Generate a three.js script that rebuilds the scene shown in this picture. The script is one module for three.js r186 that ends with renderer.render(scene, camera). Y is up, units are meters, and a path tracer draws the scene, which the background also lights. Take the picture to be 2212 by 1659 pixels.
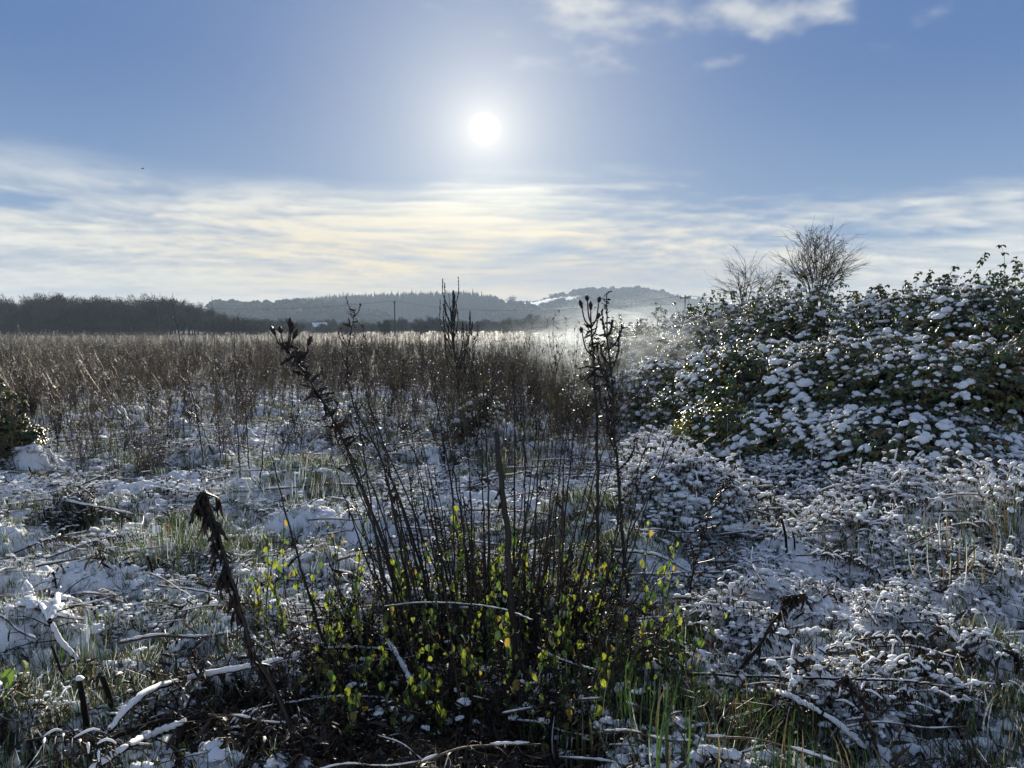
import * as THREE from 'three';
import { mergeGeometries } from 'three/addons/utils/BufferGeometryUtils.js';

// ---------------------------------------------------------------- camera, sky, sun, air, exposure
const scene = new THREE.Scene();
const EYE = 1.6, PITCH = -4.03 * Math.PI / 180;
const camera = new THREE.PerspectiveCamera(53.1, 4 / 3, 0.05, 9000);
camera.position.set(0, EYE, 0);
camera.rotation.x = PITCH;
camera.updateMatrixWorld(true);
const renderer = new THREE.WebGLRenderer({ antialias: true });
renderer.toneMapping = THREE.LinearToneMapping;
renderer.toneMappingExposure = 2.3;
renderer.shadowMap.enabled = true;

// a pixel of the 2212 x 1659 picture as a direction, a point at a depth, or a point on the ground
const F = 1660, CX = 1106, CY = 829.5;
function dirOf(px, py) {
  const u = (px - CX) / F, v = (CY - py) / F, c = Math.cos(PITCH), s = Math.sin(PITCH);
  return new THREE.Vector3(u, v * c + s, v * s - c);
}
function at(px, py, depth) { const d = dirOf(px, py); return d.multiplyScalar(depth / -d.z).add(new THREE.Vector3(0, EYE, 0)); }

const SUN = dirOf(1047, 279).normalize();
const sun = new THREE.DirectionalLight(new THREE.Color(1.0, 0.9, 0.74), 5);
sun.position.copy(SUN).multiplyScalar(60).add(new THREE.Vector3(0, 0, -12));
sun.target.position.set(0, 0, -12);
sun.castShadow = true;
sun.shadow.radius = 1.5;
sun.shadow.mapSize.set(4096, 4096);
Object.assign(sun.shadow.camera, { left: -35, right: 35, top: 30, bottom: -30, near: 1, far: 200 });
scene.add(sun, sun.target);
scene.fog = new THREE.FogExp2(new THREE.Color(0.62, 0.79, 1.0), 0.0003);

// ---------------------------------------------------------------- random numbers and noise
function rng(a) {
  return () => { a = (a + 0x6d2b79f5) | 0; let t = Math.imul(a ^ (a >>> 15), 1 | a); t = (t + Math.imul(t ^ (t >>> 7), 61 | t)) ^ t; return ((t ^ (t >>> 14)) >>> 0) / 4294967296; };
}
const PERM = new Uint8Array(512), GX = new Float32Array(256), GY = new Float32Array(256);
{
  const r = rng(77);
  for (let i = 0; i < 256; i++) { PERM[i] = i; const a = r() * 6.2832; GX[i] = Math.cos(a); GY[i] = Math.sin(a); }
  for (let i = 255; i > 0; i--) { const j = (r() * (i + 1)) | 0, t = PERM[i]; PERM[i] = PERM[j]; PERM[j] = t; }
  for (let i = 0; i < 256; i++) PERM[i + 256] = PERM[i];
}
function noise(x, y) {            // about -1 .. 1
  const ix = Math.floor(x), iy = Math.floor(y), fx = x - ix, fy = y - iy;
  const u = fx * fx * fx * (fx * (fx * 6 - 15) + 10), v = fy * fy * fy * (fy * (fy * 6 - 15) + 10);
  const X = ix & 255, Y = iy & 255;
  const a = PERM[PERM[X] + Y], b = PERM[PERM[X + 1] + Y], c = PERM[PERM[X] + Y + 1], d = PERM[PERM[X + 1] + Y + 1];
  const p = GX[a] * fx + GY[a] * fy, q = GX[b] * (fx - 1) + GY[b] * fy, r = GX[c] * fx + GY[c] * (fy - 1), s = GX[d] * (fx - 1) + GY[d] * (fy - 1);
  return 1.5 * (p + (q - p) * u + (r - p) * v + (p - q - r + s) * u * v);
}
function fbm(x, y, n) { let s = 0, a = 0.5; for (let i = 0; i < n; i++) { s += a * noise(x, y); x = x * 2.03 + 17.7; y = y * 2.03 - 9.3; a *= 0.5; } return s; }
const clamp = (x, a, b) => Math.min(b, Math.max(a, x));
const smooth = (a, b, x) => { const t = clamp((x - a) / (b - a), 0, 1); return t * t * (3 - 2 * t); };
const lerp = (a, b, t) => a + (b - a) * t;
const V = (x, y, z) => new THREE.Vector3(x, y, z);
const srgb = (r, g, b) => [r, g, b].map((c) => { c /= 255; return c <= 0.04045 ? c / 12.92 : ((c + 0.055) / 1.055) ** 2.4; });

// ---------------------------------------------------------------- sky: air, sheets of cirrus, the sun's aureole
{
  const SKYLEVEL = 0.48, W = 4096, Hh = 2048, data = new Float32Array(W * Hh * 4), deg = 180 / Math.PI;
  const srgb168 = srgb(170, 182, 202); const zen = srgb(66, 98, 146), mid = srgb(82, 117, 170), low = srgb(126, 155, 190), hor = srgb(206, 202, 192);
  const cloudWhite = srgb(238, 238, 230), cloudGrey = srgb(168, 178, 190), warm = srgb(252, 230, 184), mauve = srgb(186, 184, 188);
  const sunCol = [1.0, 0.9, 0.64];
  const EDGE = [[-60, 10.5], [-34, 11.6], [-20, 10.6], [-8, 10.2], [-3, 11.6], [6, 11.9], [12, 11.2], [18, 9.8], [26, 9.3], [34, 9.2], [60, 10.5]];
  const table = (x, t) => { let k = 0; while (k < t.length - 2 && x > t[k + 1][0]) k++; return lerp(t[k][1], t[k + 1][1], smooth(t[k][0], t[k + 1][0], x)); };
  const bump = (az, e, a0, e0, ra, re) => Math.exp(-(((az - a0) / ra) ** 2) - (((e - e0) / re) ** 2));
  const mix3 = (o, c, t) => { o[0] += (c[0] - o[0]) * t; o[1] += (c[1] - o[1]) * t; o[2] += (c[2] - o[2]) * t; };
  const c = [0, 0, 0], cc = [0, 0, 0];
  for (let row = 0; row < Hh; row++) {
    const el = ((row + 0.5) / Hh - 0.5) * 180;
    const ce = Math.cos(el / deg), se = Math.sin(el / deg);
    for (let col = 0; col < W; col++) {
      const th = ((col + 0.5) / W - 0.5) * 2 * Math.PI, x = Math.cos(th) * ce, z = Math.sin(th) * ce, o = (row * W + col) * 4;
      data[o + 3] = 1;
      if (el < -0.3) { data[o] = 0.12; data[o + 1] = 0.14; data[o + 2] = 0.18; continue; }
      const az = Math.atan2(x, -z) * deg, e = Math.max(el, 0);
      const ang = Math.acos(clamp(x * SUN.x + se * SUN.y + z * SUN.z, -1, 1)) * deg;
      // clear air
      for (let k = 0; k < 3; k++) c[k] = low[k];
      mix3(c, hor, 1 - smooth(0, 7, e));
      mix3(c, mid, smooth(5, 19, e));
      mix3(c, zen, smooth(16, 60, e));
      mix3(c, srgb168, 0.5 * Math.exp(-ang * ang / 200));
      // cirrus on a plane far overhead
      const k = 1 / (se + 0.045), X = x * k, Z = -z * k;
      if (e < 75) {
        const wx = 0.5 * noise(X * 0.35 + 3, Z * 0.35), wz = 0.5 * noise(X * 0.35 - 8, Z * 0.35 + 5);
        const a = X * 0.94 + Z * 0.34, b = -X * 0.34 + Z * 0.94;                       // along, across the streaks
        const streak = fbm(a * 0.3 + wx * 0.8, b * 0.6 + wz, 5);
        const fine = fbm(a * 1.5 + wx * 2 + 0.5 * streak, b * 2.6 + wz * 2.5 + 0.7 * streak, 6);
        const fib = fbm(a * 3.6 + wx * 5 + streak, b * 5.2 + wz * 6 + 2 * fine, 5);
        const patch = fbm(X * 0.3 + 40, Z * 0.3 + 11, 3);
        const gap = 0.75 * bump(az, e, -33, 8.0, 4, 0.55) + 0.5 * bump(az, e, 27, 6.2, 7, 0.5) + 0.8 * bump(az, e, 22, 10.4, 9, 1.0) + 0.35 * bump(az, e, -27, 4.4, 9, 0.45);
        const top = table(az, EDGE) + 0.9 * streak + 0.5 * fine, soft = 1.3 + 2.6 * smooth(-8, -30, az);
        let d = smooth(top + 0.5, top - soft, e) * clamp(0.64 + 0.75 * streak + lerp(0.75, 0.4, smooth(-4, -22, az)) * fine + 0.45 * fib + 0.5 * patch + 0.3 * smooth(-4, -24, az) - gap, 0.03, 1);
        d = lerp(d, 0.6 + 0.4 * streak, smooth(4.5, 0, e) * 0.6);
        // broken cloud higher up
        const fl = fbm(X * 3.4 + 1.7 + wx * 2, Z * 3.4 + wz * 2 + 4.4, 6);
        const where = Math.exp(-(((az - 16) / 10.5) ** 2) - (((e - 21.3) / 3.0) ** 2)) * 0.62 + Math.exp(-(((az + 2) / 6) ** 2) - (((e - 23) / 3.5) ** 2)) * 0.34 + 0.5 * smooth(23, 34, e) * smooth(75, 55, e);
        const d2 = smooth(0.2, 0.85, where + fl * 0.95) * smooth(0.02, 0.2, where);
        const lit = clamp(0.66 + 0.5 * fine + 0.5 * fib + 0.35 * streak, 0, 1);
        for (let q = 0; q < 3; q++) cc[q] = lerp(cloudGrey[q], cloudWhite[q], lit);
        const under = Math.exp(-(((az + 4) / 22) ** 2)) * smooth(11, 5, e) * smooth(-0.6, 1.6, e);
        mix3(cc, warm, under * clamp(0.7 + 0.7 * fine, 0.2, 0.95));
        mix3(cc, mauve, 0.7 * Math.exp(-(((az - 8) / 15) ** 2) - (((e - 3.9) / 0.9) ** 2)) * clamp(0.8 + fine, 0, 1));
        mix3(c, cc, clamp(d * 0.92, 0, 1));
        for (let q = 0; q < 3; q++) cc[q] = lerp(srgb168[q] * 0.8, cloudWhite[q], clamp(0.5 + 0.9 * fl, 0, 1));
        mix3(c, cc, d2 * 0.74);
      }
      // aureole: strong forward scattering by thin cloud round the sun
      const g = 0.3 * Math.exp(-ang / 1.3) + 0.6 * Math.exp(-ang / 5) + 0.04 * Math.exp(-ang / 15) + 6 * Math.exp(-((ang / 0.78) ** 5));
      for (let q = 0; q < 3; q++) data[o + q] = (c[q] + g * sunCol[q]) * SKYLEVEL;
    }
  }
  const t = new THREE.DataTexture(data, W, Hh, THREE.RGBAFormat, THREE.FloatType);
  t.mapping = THREE.EquirectangularReflectionMapping;
  t.magFilter = t.minFilter = THREE.LinearFilter;
  t.needsUpdate = true;
  scene.background = t;
  scene.environment = t;
}

// ---------------------------------------------------------------- mesh building
const used = new Map();
function numbered(name) { const n = used.get(name) ?? 0; used.set(name, n + 1); return n ? `${name}_${String(n).padStart(3, '0')}` : name; }
function tag(o, label, category, group) { o.userData.label = label; if (category) o.userData.category = category; if (group) o.userData.group = group; return o; }
function structure(o) { o.userData.kind = 'structure'; return o; }
function stuff(o) { o.userData.kind = 'stuff'; return o; }
function put(o, name, parent = scene) { o.name = parent === scene ? numbered(name) : name; o.castShadow = o.receiveShadow = true; parent.add(o); return o; }
function thing(name, label, category, group, p) { const g = new THREE.Group(); g.name = numbered(name); if (p) g.position.copy(p); scene.add(g); return tag(g, label, category, group); }

const T1 = V(0, 0, 0), T2 = V(0, 0, 0), T3 = V(0, 0, 0);
class MB {
  constructor() { this.p = []; this.c = []; this.i = []; this.n = 0; }
  v(x, y, z, c) { this.p.push(x, y, z); this.c.push(c[0], c[1], c[2]); return this.n++; }
  tube(pts, r0, r1, sides, col, col2 = col) {
    let prev = -1; const m = pts.length;
    const u = V(0, 0, 0), w = V(0, 0, 0), d = V(0, 0, 0);
    for (let k = 0; k < m; k++) {
      d.subVectors(pts[Math.min(k + 1, m - 1)], pts[Math.max(k - 1, 0)]).normalize();
      if (k === 0) u.set(Math.abs(d.x) > 0.8 ? 0 : 1, 0, Math.abs(d.x) > 0.8 ? 1 : 0);
      w.crossVectors(d, u).normalize(); u.crossVectors(w, d).normalize();
      const t = m > 1 ? k / (m - 1) : 0, r = typeof r0 === 'function' ? r0(t) : lerp(r0, r1, t), c = [lerp(col[0], col2[0], t), lerp(col[1], col2[1], t), lerp(col[2], col2[2], t)];
      const first = this.n;
      for (let s = 0; s < sides; s++) { const a = s / sides * 6.28319, x = Math.cos(a) * r, y = Math.sin(a) * r; this.v(pts[k].x + u.x * x + w.x * y, pts[k].y + u.y * x + w.y * y, pts[k].z + u.z * x + w.z * y, c); }
      if (prev >= 0) for (let s = 0; s < sides; s++) { const a = prev + s, b = prev + (s + 1) % sides, e = first + s, f = first + (s + 1) % sides; this.i.push(a, b, e, b, f, e); }
      prev = first;
    }
    return this;
  }
  // a leaf blade: rows of three vertices, folded along the midrib, curling by `curl` radians towards -up
  leaf(p, dir, up, len, wid, o, col) {
    const rows = o.rows ?? 4, shape = o.shape ?? SHAPES.ovate, d = T1.copy(dir).normalize(), s = T2.crossVectors(d, up).normalize(), n = T3.crossVectors(s, d).normalize();
    let x = p.x, y = p.y, z = p.z, a = 0, prev = -1; const step = len / rows, da = (o.curl ?? 0) / rows, fold = o.fold ?? 0.3, tw = o.twist ?? 0;
    for (let k = 0; k <= rows; k++) {
      const t = k / rows, w = wid * 0.5 * shape(t) * (1 + (o.jag ?? 0) * (k % 2 ? 1 : -1)), ca = Math.cos(a), sa = Math.sin(a);
      const nx = n.x * ca + d.x * sa, ny = n.y * ca + d.y * sa, nz = n.z * ca + d.z * sa, ct = Math.cos(tw * t), st = Math.sin(tw * t);
      const ex = s.x * ct + nx * st, ey = s.y * ct + ny * st, ez = s.z * ct + nz * st, f = w * fold, shade = 1;
      const c = [col[0] * shade, col[1] * shade, col[2] * shade];
      const l = this.v(x - ex * w + nx * f, y - ey * w + ny * f, z - ez * w + nz * f, c);
      this.v(x, y, z, c);
      this.v(x + ex * w + nx * f, y + ey * w + ny * f, z + ez * w + nz * f, c);
      if (prev >= 0) this.i.push(prev, prev + 1, l, prev + 1, l + 1, l, prev + 1, prev + 2, l + 1, prev + 2, l + 2, l + 1);
      prev = l; a += da;
      const cb = Math.cos(a), sb = Math.sin(a);
      x += (d.x * cb - n.x * sb) * step; y += (d.y * cb - n.y * sb) * step; z += (d.z * cb - n.z * sb) * step;
    }
    return this;
  }
  blade(p, dir, up, len, wid, curl, col, rows = 4) {          // a flat strip ending in a point
    const d = V().copy(dir).normalize(), s = V().crossVectors(d, up).normalize(), n = V().crossVectors(s, d);
    let x = p.x, y = p.y, z = p.z, a = 0, prev = -1;
    for (let k = 0; k <= rows; k++) {
      const w = wid * 0.5 * (k === rows ? 0.08 : 1 - 0.6 * (k / rows) ** 2);
      const l = this.v(x - s.x * w, y - s.y * w, z - s.z * w, col); this.v(x + s.x * w, y + s.y * w, z + s.z * w, col);
      if (prev >= 0) this.i.push(prev, prev + 1, l, prev + 1, l + 1, l);
      prev = l; const st = len / rows, cb = Math.cos(a), sb = Math.sin(a);
      x += (d.x * cb - n.x * sb) * st; y += (d.y * cb - n.y * sb) * st; z += (d.z * cb - n.z * sb) * st; a += curl / rows;
    }
    return this;
  }
  blob(p, rx, ry, rz, r, col, detail = 1, rough = 0.25, squash = 1) {
    const g = ICO[detail], base = this.n, f = 1.1 + r() * 1.4, o1 = r() * 50, o2 = r() * 50, a = g.p;
    for (let k = 0; k < a.length; k += 3) {
      const x = a[k], y = a[k + 1], z = a[k + 2], q = 1 + rough * (noise(x * f + o1 + y, z * f + o2 - y) + 0.6 * noise(x * f * 2.7 + o2, z * f * 2.7 + y * 3 + o1));
      this.v(p.x + x * rx * q, p.y + (y < 0 ? y * squash : y) * ry * q, p.z + z * rz * q, col);
    }
    for (const k of g.i) this.i.push(base + k);
    return this;
  }
  geo() {
    const g = new THREE.BufferGeometry();
    g.setAttribute('position', new THREE.BufferAttribute(new Float32Array(this.p), 3));
    g.setAttribute('color', new THREE.BufferAttribute(new Float32Array(this.c), 3));
    g.setIndex(new THREE.BufferAttribute(new Uint32Array(this.i), 1));
    g.computeVertexNormals();
    return g;
  }
  build(name, mat, parent) { return put(new THREE.Mesh(this.geo(), mat), name, parent); }
}
const SHAPES = {
  ovate: (t) => Math.sin(Math.PI * Math.min(1, t ** 0.75)) * (1 - 0.25 * t) + 0.03,
  lance: (t) => Math.sin(Math.PI * t ** 0.6) ** 0.8 * (1 - 0.2 * t) + 0.02,
  withered: (t) => (0.35 + 0.65 * Math.sin(Math.PI * t)) * (0.8 + 0.35 * Math.sin(t * 17)) * (t > 0.97 ? 0.2 : 1),
};
const ICO = [0, 1, 2, 3].map((k) => {
  const g = new THREE.IcosahedronGeometry(1, k), a = g.attributes.position.array, key = new Map(), p = [], i = [];
  for (let v = 0; v < a.length; v += 3) { const s = [a[v], a[v + 1], a[v + 2]].map((x) => x.toFixed(4)).join(); if (!key.has(s)) { key.set(s, p.length / 3); p.push(a[v], a[v + 1], a[v + 2]); } i.push(key.get(s)); }
  return { p, i };
});
const QI = new THREE.Quaternion(), MI = new THREE.Matrix4(), EU = new THREE.Euler();
function copies(name, geo, mat, list, parent, tint = true) {   // list: [position, euler [x,y,z], scale (number or vector), brightness]
  const m = new THREE.InstancedMesh(geo, mat, list.length), c = new THREE.Color();
  list.forEach(([p, e, s, b], k) => {
    QI.setFromEuler(EU.set(e[0], e[1], e[2], 'YXZ'));
    m.setMatrixAt(k, MI.compose(p, QI, typeof s === 'number' ? T1.set(s, s, s) : s));
    if (tint) { if (Array.isArray(b)) c.setRGB(b[0], b[1], b[2]); else c.setRGB(b ?? 1, b ?? 1, b ?? 1); m.setColorAt(k, c); }
  });
  return put(m, name, parent);
}
function curve(pts, n) { return new THREE.CatmullRomCurve3(pts, false, 'centripetal').getPoints(n); }

// ---------------------------------------------------------------- materials
function grainTexture(size, f, seed, lo, hi) {
  const d = new Uint8Array(size * size * 4), r = rng(seed);
  for (let y = 0; y < size; y++) for (let x = 0; x < size; x++) {
    const n = 0.5 + 0.5 * fbm(x * f / size * 8 + seed, y * f / size * 8, 4) + (r() - 0.5) * 0.35, v = clamp(lerp(lo, hi, n), 0, 1) * 255, o = (y * size + x) * 4;
    d[o] = d[o + 1] = d[o + 2] = v; d[o + 3] = 255;
  }
  const t = new THREE.DataTexture(d, size, size); t.wrapS = t.wrapT = THREE.RepeatWrapping; t.magFilter = t.minFilter = THREE.LinearFilter; t.needsUpdate = true; return t;
}
const mat = (o) => new THREE.MeshPhysicalMaterial({ vertexColors: true, side: THREE.DoubleSide, ...o });
const M = {
  stem: mat({ roughness: 0.5, specularIntensity: 0.6 }),
  wet: mat({ roughness: 0.45, specularIntensity: 0.7 }),
  dead: mat({ roughness: 0.55, transmission: 0.25, specularIntensity: 0.55 }),
  leaf: mat({ roughness: 0.42, transmission: 0.3, specularIntensity: 0.9 }),
  bright: mat({ roughness: 0.95, transmission: 0.55 }),
  grass: mat({ roughness: 0.8, transmission: 0.45 }),
  snow: mat({ roughness: 0.85, transmission: 0.16 }),
  far: mat({ roughness: 1, specularIntensity: 0.2 }),
  wood: mat({ roughness: 0.95, specularIntensity: 0.3 }),
};
const SNOW = [0.86, 0.88, 0.91];

// ---------------------------------------------------------------- ground: one sheet from under the camera to the hills
function baseH(x, z) {
  let h = 0.10 * noise(x * 0.23 + 9, z * 0.23) * smooth(300, 30, Math.hypot(x, z));
  h += 0.42 * smooth(1.4, 5.5, x) * smooth(-2, -6, z) * smooth(-40, -22, z);
  h += 0.12 * smooth(-1.0, -4.5, x) * smooth(-3, -6, z) * smooth(-14, -9, z);
  return h;
}
const TUSSOCKS = [];    // [x, z, radius, height], filled from the picture below
{
  const r = rng(5);
  for (let k = 0; k < 130; k++) {
    const d = 2.6 + 13 * Math.sqrt(r()), a = (r() - 0.5) * 1.5; const x = Math.sin(a) * d, z = -Math.cos(a) * d;
    TUSSOCKS.push([x, z, 0.18 + 0.35 * r(), 0.05 + 0.16 * r()]);
  }
}
function tussockH(x, z) {
  let h = 0;
  for (const [tx, tz, tr, th] of TUSSOCKS) { const dx = x - tx, dz = z - tz, q = (dx * dx + dz * dz) / (tr * tr); if (q < 1) h = Math.max(h, th * (1 - q) ** 1.3 * (1 + 0.3 * noise(x * 6, z * 6))); }
  return h;
}
const BASKET = [];      // tussocks near a row, for speed
function groundAt(x, z) {          // [height, snow 0..1]
  const R = Math.hypot(x, z);
  let h = baseH(x, z);
  const far = 0.9 * smooth(15, 26, R) * (R < 300 ? 1 : 1);
  if (R > 45) return [h, 0.12];
  const near = smooth(45, 14, R);
  h += tussockH(x, z);
  // the flattened stems lie mostly across the view: stretched noise
  const wx = 0.25 * noise(x * 1.1, z * 1.1 + 30), wz = 0.22 * noise(x * 0.9 + 50, z * 0.9);
  const strip = noise((x + wx) * 1.5, (z + wz) * 4.6), clump = noise(x * 2.3 + 4, z * 2.7 - 6), lump = noise(x * 7.5, z * 9 + 3), fine = noise(x * 19, z * 23), tiny = noise(x * 41 + 9, z * 47);
  h += near * (0.055 * clump + 0.045 * strip + 0.022 * lump);
  const dark = darkness(x, z);
  const s = 0.24 + 0.40 * strip + 0.26 * clump + 0.40 * lump + 0.46 * fine + 0.34 * tiny - dark;
  const snow = smooth(-0.06, 0.07, s);
  h += near * (0.055 * smooth(-0.1, 0.3, s) + 0.013 * fine * (0.3 + snow) + 0.007 * tiny - 0.05 * (1 - snow) * smooth(0, -0.6, s));
  h -= 0.07 * near * smooth(0.35, 0.9, dark);
  return [h, snow * (1 - far)];
}
// where the vegetation is thick and the snow did not reach the ground
const DARK = [];
function darkness(x, z) {
  let d = 0.16 * noise(x * 0.5 + 3, z * 0.5 + 8);
  for (const [cx, cz, rx, rz, a] of DARK) { const q = ((x - cx) / rx) ** 2 + ((z - cz) / rz) ** 2; if (q < 1) d += a * (1 - q) ** 0.7; }
  return d;
}
const flatAt = (px, py) => { const d = dirOf(px, py), t = EYE / -d.y; return [d.x * t, d.z * t]; };
for (const [px, py, rx, rz, a] of [
  [1000, 1520, 0.95, 0.75, 1.0], [560, 1600, 0.5, 0.3, 0.8], [330, 1520, 0.35, 0.16, 0.6], [1050, 1380, 0.8, 0.6, 0.65], [1590, 1600, 0.4, 0.3, 0.7], [900, 1660, 0.7, 0.3, 0.7],
  [150, 1640, 0.4, 0.2, 0.3], [1560, 1130, 0.9, 0.55, 0.55], [260, 1160, 0.7, 0.35, 0.5], [60, 1180, 0.6, 0.3, 0.45], [1000, 960, 2.5, 2.5, 0.3], [400, 930, 3.5, 3.0, 0.15], [1760, 1090, 0.9, 0.5, 0.55], [2000, 1540, 0.3, 0.25, 0.5], [480, 1390, 0.2, 0.1, 0.6], [1350, 1420, 0.55, 0.5, 0.6],
]) { const [x, z] = flatAt(px, py); DARK.push([x, z, rx, rz, a]); }
for (const [px, py, r, h] of [[1470, 1150, 0.62, 0.40], [1580, 1000, 0.6, 0.35], [1100, 985, 0.75, 0.35], [2060, 1180, 0.5, 0.22], [2000, 1290, 0.42, 0.24], [640, 1060, 0.9, 0.22], [500, 1400, 0.35, 0.16], [470, 1530, 0.28, 0.12], [1560, 1400, 0.26, 0.16], [350, 1290, 0.4, 0.14], [1400, 1520, 0.25, 0.1], [2180, 1620, 0.25, 0.14], [1830, 1230, 0.5, 0.24], [1700, 1260, 0.4, 0.2], [2130, 1360, 0.5, 0.28], [1900, 1400, 0.4, 0.2], [1780, 1380, 0.3, 0.18], [2080, 1500, 0.34, 0.18], [1640, 1330, 0.3, 0.14], [1880, 1560, 0.26, 0.15], [2200, 1230, 0.45, 0.26], [1260, 1150, 0.5, 0.16], [820, 1150, 0.5, 0.16], [230, 1300, 0.4, 0.16], [80, 1420, 0.35, 0.16], [700, 1250, 0.35, 0.14]]) {
  const [x, z] = flatAt(px, py); TUSSOCKS.push([x, z, r, h]);
}
const H = (x, z) => groundAt(x, z)[0];
function gpt(px, py) {             // where the ray through a pixel meets the ground
  const d = dirOf(px, py); let lo = 0.5, hi = 400;
  for (let t = 0.8, p = 0.8; t < 400; p = t, t *= 1.02) if (EYE + d.y * t < H(d.x * t, d.z * t)) { lo = p; hi = t; break; }
  for (let k = 0; k < 14; k++) { const m = (lo + hi) / 2; if (EYE + d.y * m < H(d.x * m, d.z * m)) hi = m; else lo = m; }
  return V(d.x * hi, H(d.x * hi, d.z * hi), d.z * hi);
}
{
  const radii = [0.02, 0.6, 1.1, 1.6];
  let r = 2.0; while (r < 42) { radii.push(r); r += 0.0062 * Math.pow(r / 2.4, 1.38) + 0.0012; }
  while (r < 2150) { radii.push(r); r *= 1.045; }
  const angs = []; const half = 47 * Math.PI / 180;
  const NF = 860; for (let k = 0; k <= NF; k++) angs.push(-half + 2 * half * k / NF);
  const NB = 70; for (let k = 1; k < NB; k++) angs.push(half + (2 * Math.PI - 2 * half) * k / NB);
  const A = angs.length, p = new Float32Array(radii.length * A * 3), c = new Float32Array(radii.length * A * 3), uv = new Float32Array(radii.length * A * 2), idx = [];
  const litterA = [0.018, 0.015, 0.010], litterB = [0.026, 0.031, 0.011], litterC = [0.05, 0.036, 0.02];
  let o = 0, q = 0;
  for (const rad of radii) for (const a of angs) {
    const x = Math.sin(a) * rad, z = -Math.cos(a) * rad, g = groundAt(x, z), s = g[1];
    p[o] = x; p[o + 1] = g[0]; p[o + 2] = z;
    const t = 0.5 + 0.5 * noise(x * 3.1, z * 3.1 + 7), w = 0.5 + 0.5 * noise(x * 33, z * 33), rim = 0.93 + 0.07 * noise(x * 60, z * 60);
    for (let k = 0; k < 3; k++) c[o + k] = lerp(lerp(lerp(litterA[k], litterB[k], t), litterC[k], w * w * 0.6), SNOW[k] * rim, s);
    uv[q] = x; uv[q + 1] = z; o += 3; q += 2;
  }
  for (let i = 0; i + 1 < radii.length; i++) for (let j = 0; j < A; j++) {
    const k = (j + 1) % A, a = i * A + j, b = i * A + k, d = a + A, e = b + A;
    if (radii[i] < 1.9 && j % 10 && j < NF && false) continue;
    idx.push(a, b, d, b, e, d);
  }
  const g = new THREE.BufferGeometry();
  g.setAttribute('position', new THREE.BufferAttribute(p, 3)); g.setAttribute('color', new THREE.BufferAttribute(c, 3)); g.setAttribute('uv', new THREE.BufferAttribute(uv, 2));
  g.setIndex(new THREE.BufferAttribute(new Uint32Array(idx), 1)); g.computeVertexNormals();
  const grain = grainTexture(512, 6, 3, 0, 1); grain.repeat.set(2.3, 2.3);
  const m = new THREE.MeshPhysicalMaterial({ vertexColors: true, roughness: 0.85, specularIntensity: 0.12, bumpMap: grain, bumpScale: 0.006, side: THREE.DoubleSide });
  const ground = structure(put(new THREE.Mesh(g, m), 'ground'));
  tag(ground, 'snow over flattened dead plants and turf across the whole field');
  console.log('ground', radii.length, A, idx.length / 3 | 0);
}

// ---------------------------------------------------------------- hills and woods in the haze
function ridge(name, label, pts, depth, run, color, seed) {      // pts: skyline of the land in pixels
  const N = 120, rows = 22, mb = new MB(), xs = pts.map((q) => q[0]);
  const top = (px) => { let k = 0; while (k < xs.length - 2 && px > xs[k + 1]) k++; const t = clamp((px - xs[k]) / (xs[k + 1] - xs[k]), 0, 1); return lerp(pts[k][1], pts[k + 1][1], t * t * (3 - 2 * t)); };
  const P = [];
  for (let j = 0; j <= N; j++) {
    const px = lerp(xs[0], xs[xs.length - 1], j / N), w = at(px, top(px), depth), row = [];
    for (let i = 0; i <= rows; i++) {
      const t = i / rows, prof = t < 0.6 ? smooth(0, 0.6, t) ** 0.8 : 1 - 0.9 * smooth(0.6, 1, t);
      const z = -depth + run * (0.6 - t) * 1.0, x = w.x * (z / -depth), y = Math.max(-1, w.y * prof + (t < 0.58 ? run * 0.012 * noise(px * 0.02 + seed, t * 6) * prof * (0.6 - t) : 0) - 1 * (1 - prof));
      row.push(V(x, y, z));
    }
    P.push(row);
  }
  for (const row of P) for (const v of row) { const n = 1 + 0.3 * noise(v.x * 0.02 + seed, v.z * 0.02); mb.v(v.x, v.y, v.z, color.map((c) => c * n)); }
  for (let j = 0; j < N; j++) for (let i = 0; i < rows; i++) { const a = j * (rows + 1) + i, b = a + rows + 1; mb.i.push(a, b, a + 1, b, b + 1, a + 1); }
  const o = structure(mb.build(name, M.far)); tag(o, label);
  return { P, surf(u, t) { const j = Math.min(N - 1, u * N | 0), f = u * N - j, i = Math.min(rows - 1, t * rows | 0), g = t * rows - i; const a = P[j][i], b = P[j + 1][i], c = P[j][i + 1], d = P[j + 1][i + 1]; return V().copy(a).lerp(b, f).lerp(V().copy(c).lerp(d, f), g); } };
}
const hillFar = ridge('hill', 'hazy wooded hill behind the left wood', [[300, 690], [420, 668], [500, 666], [545, 668], [590, 668], [650, 664], [720, 668], [850, 690]], 1150, 460, [0.022, 0.024, 0.016], 3);
const hillMid = ridge('hill', 'long blue hazy hill topped by conifers in the middle', [[540, 712], [640, 662], [760, 655], [900, 650], [1000, 648], [1050, 654], [1100, 664], [1200, 682], [1330, 712]], 1500, 620, [0.020, 0.025, 0.018], 8);
const hillRight = ridge('hill', 'rounded wooded hill with small snowy fields on the right', [[960, 672], [1040, 664], [1080, 660], [1150, 655], [1200, 645], [1290, 638], [1380, 636], [1430, 645], [1490, 660], [1600, 682], [1900, 700], [2500, 704]], 1800, 760, [0.026, 0.026, 0.018], 13);

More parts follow.
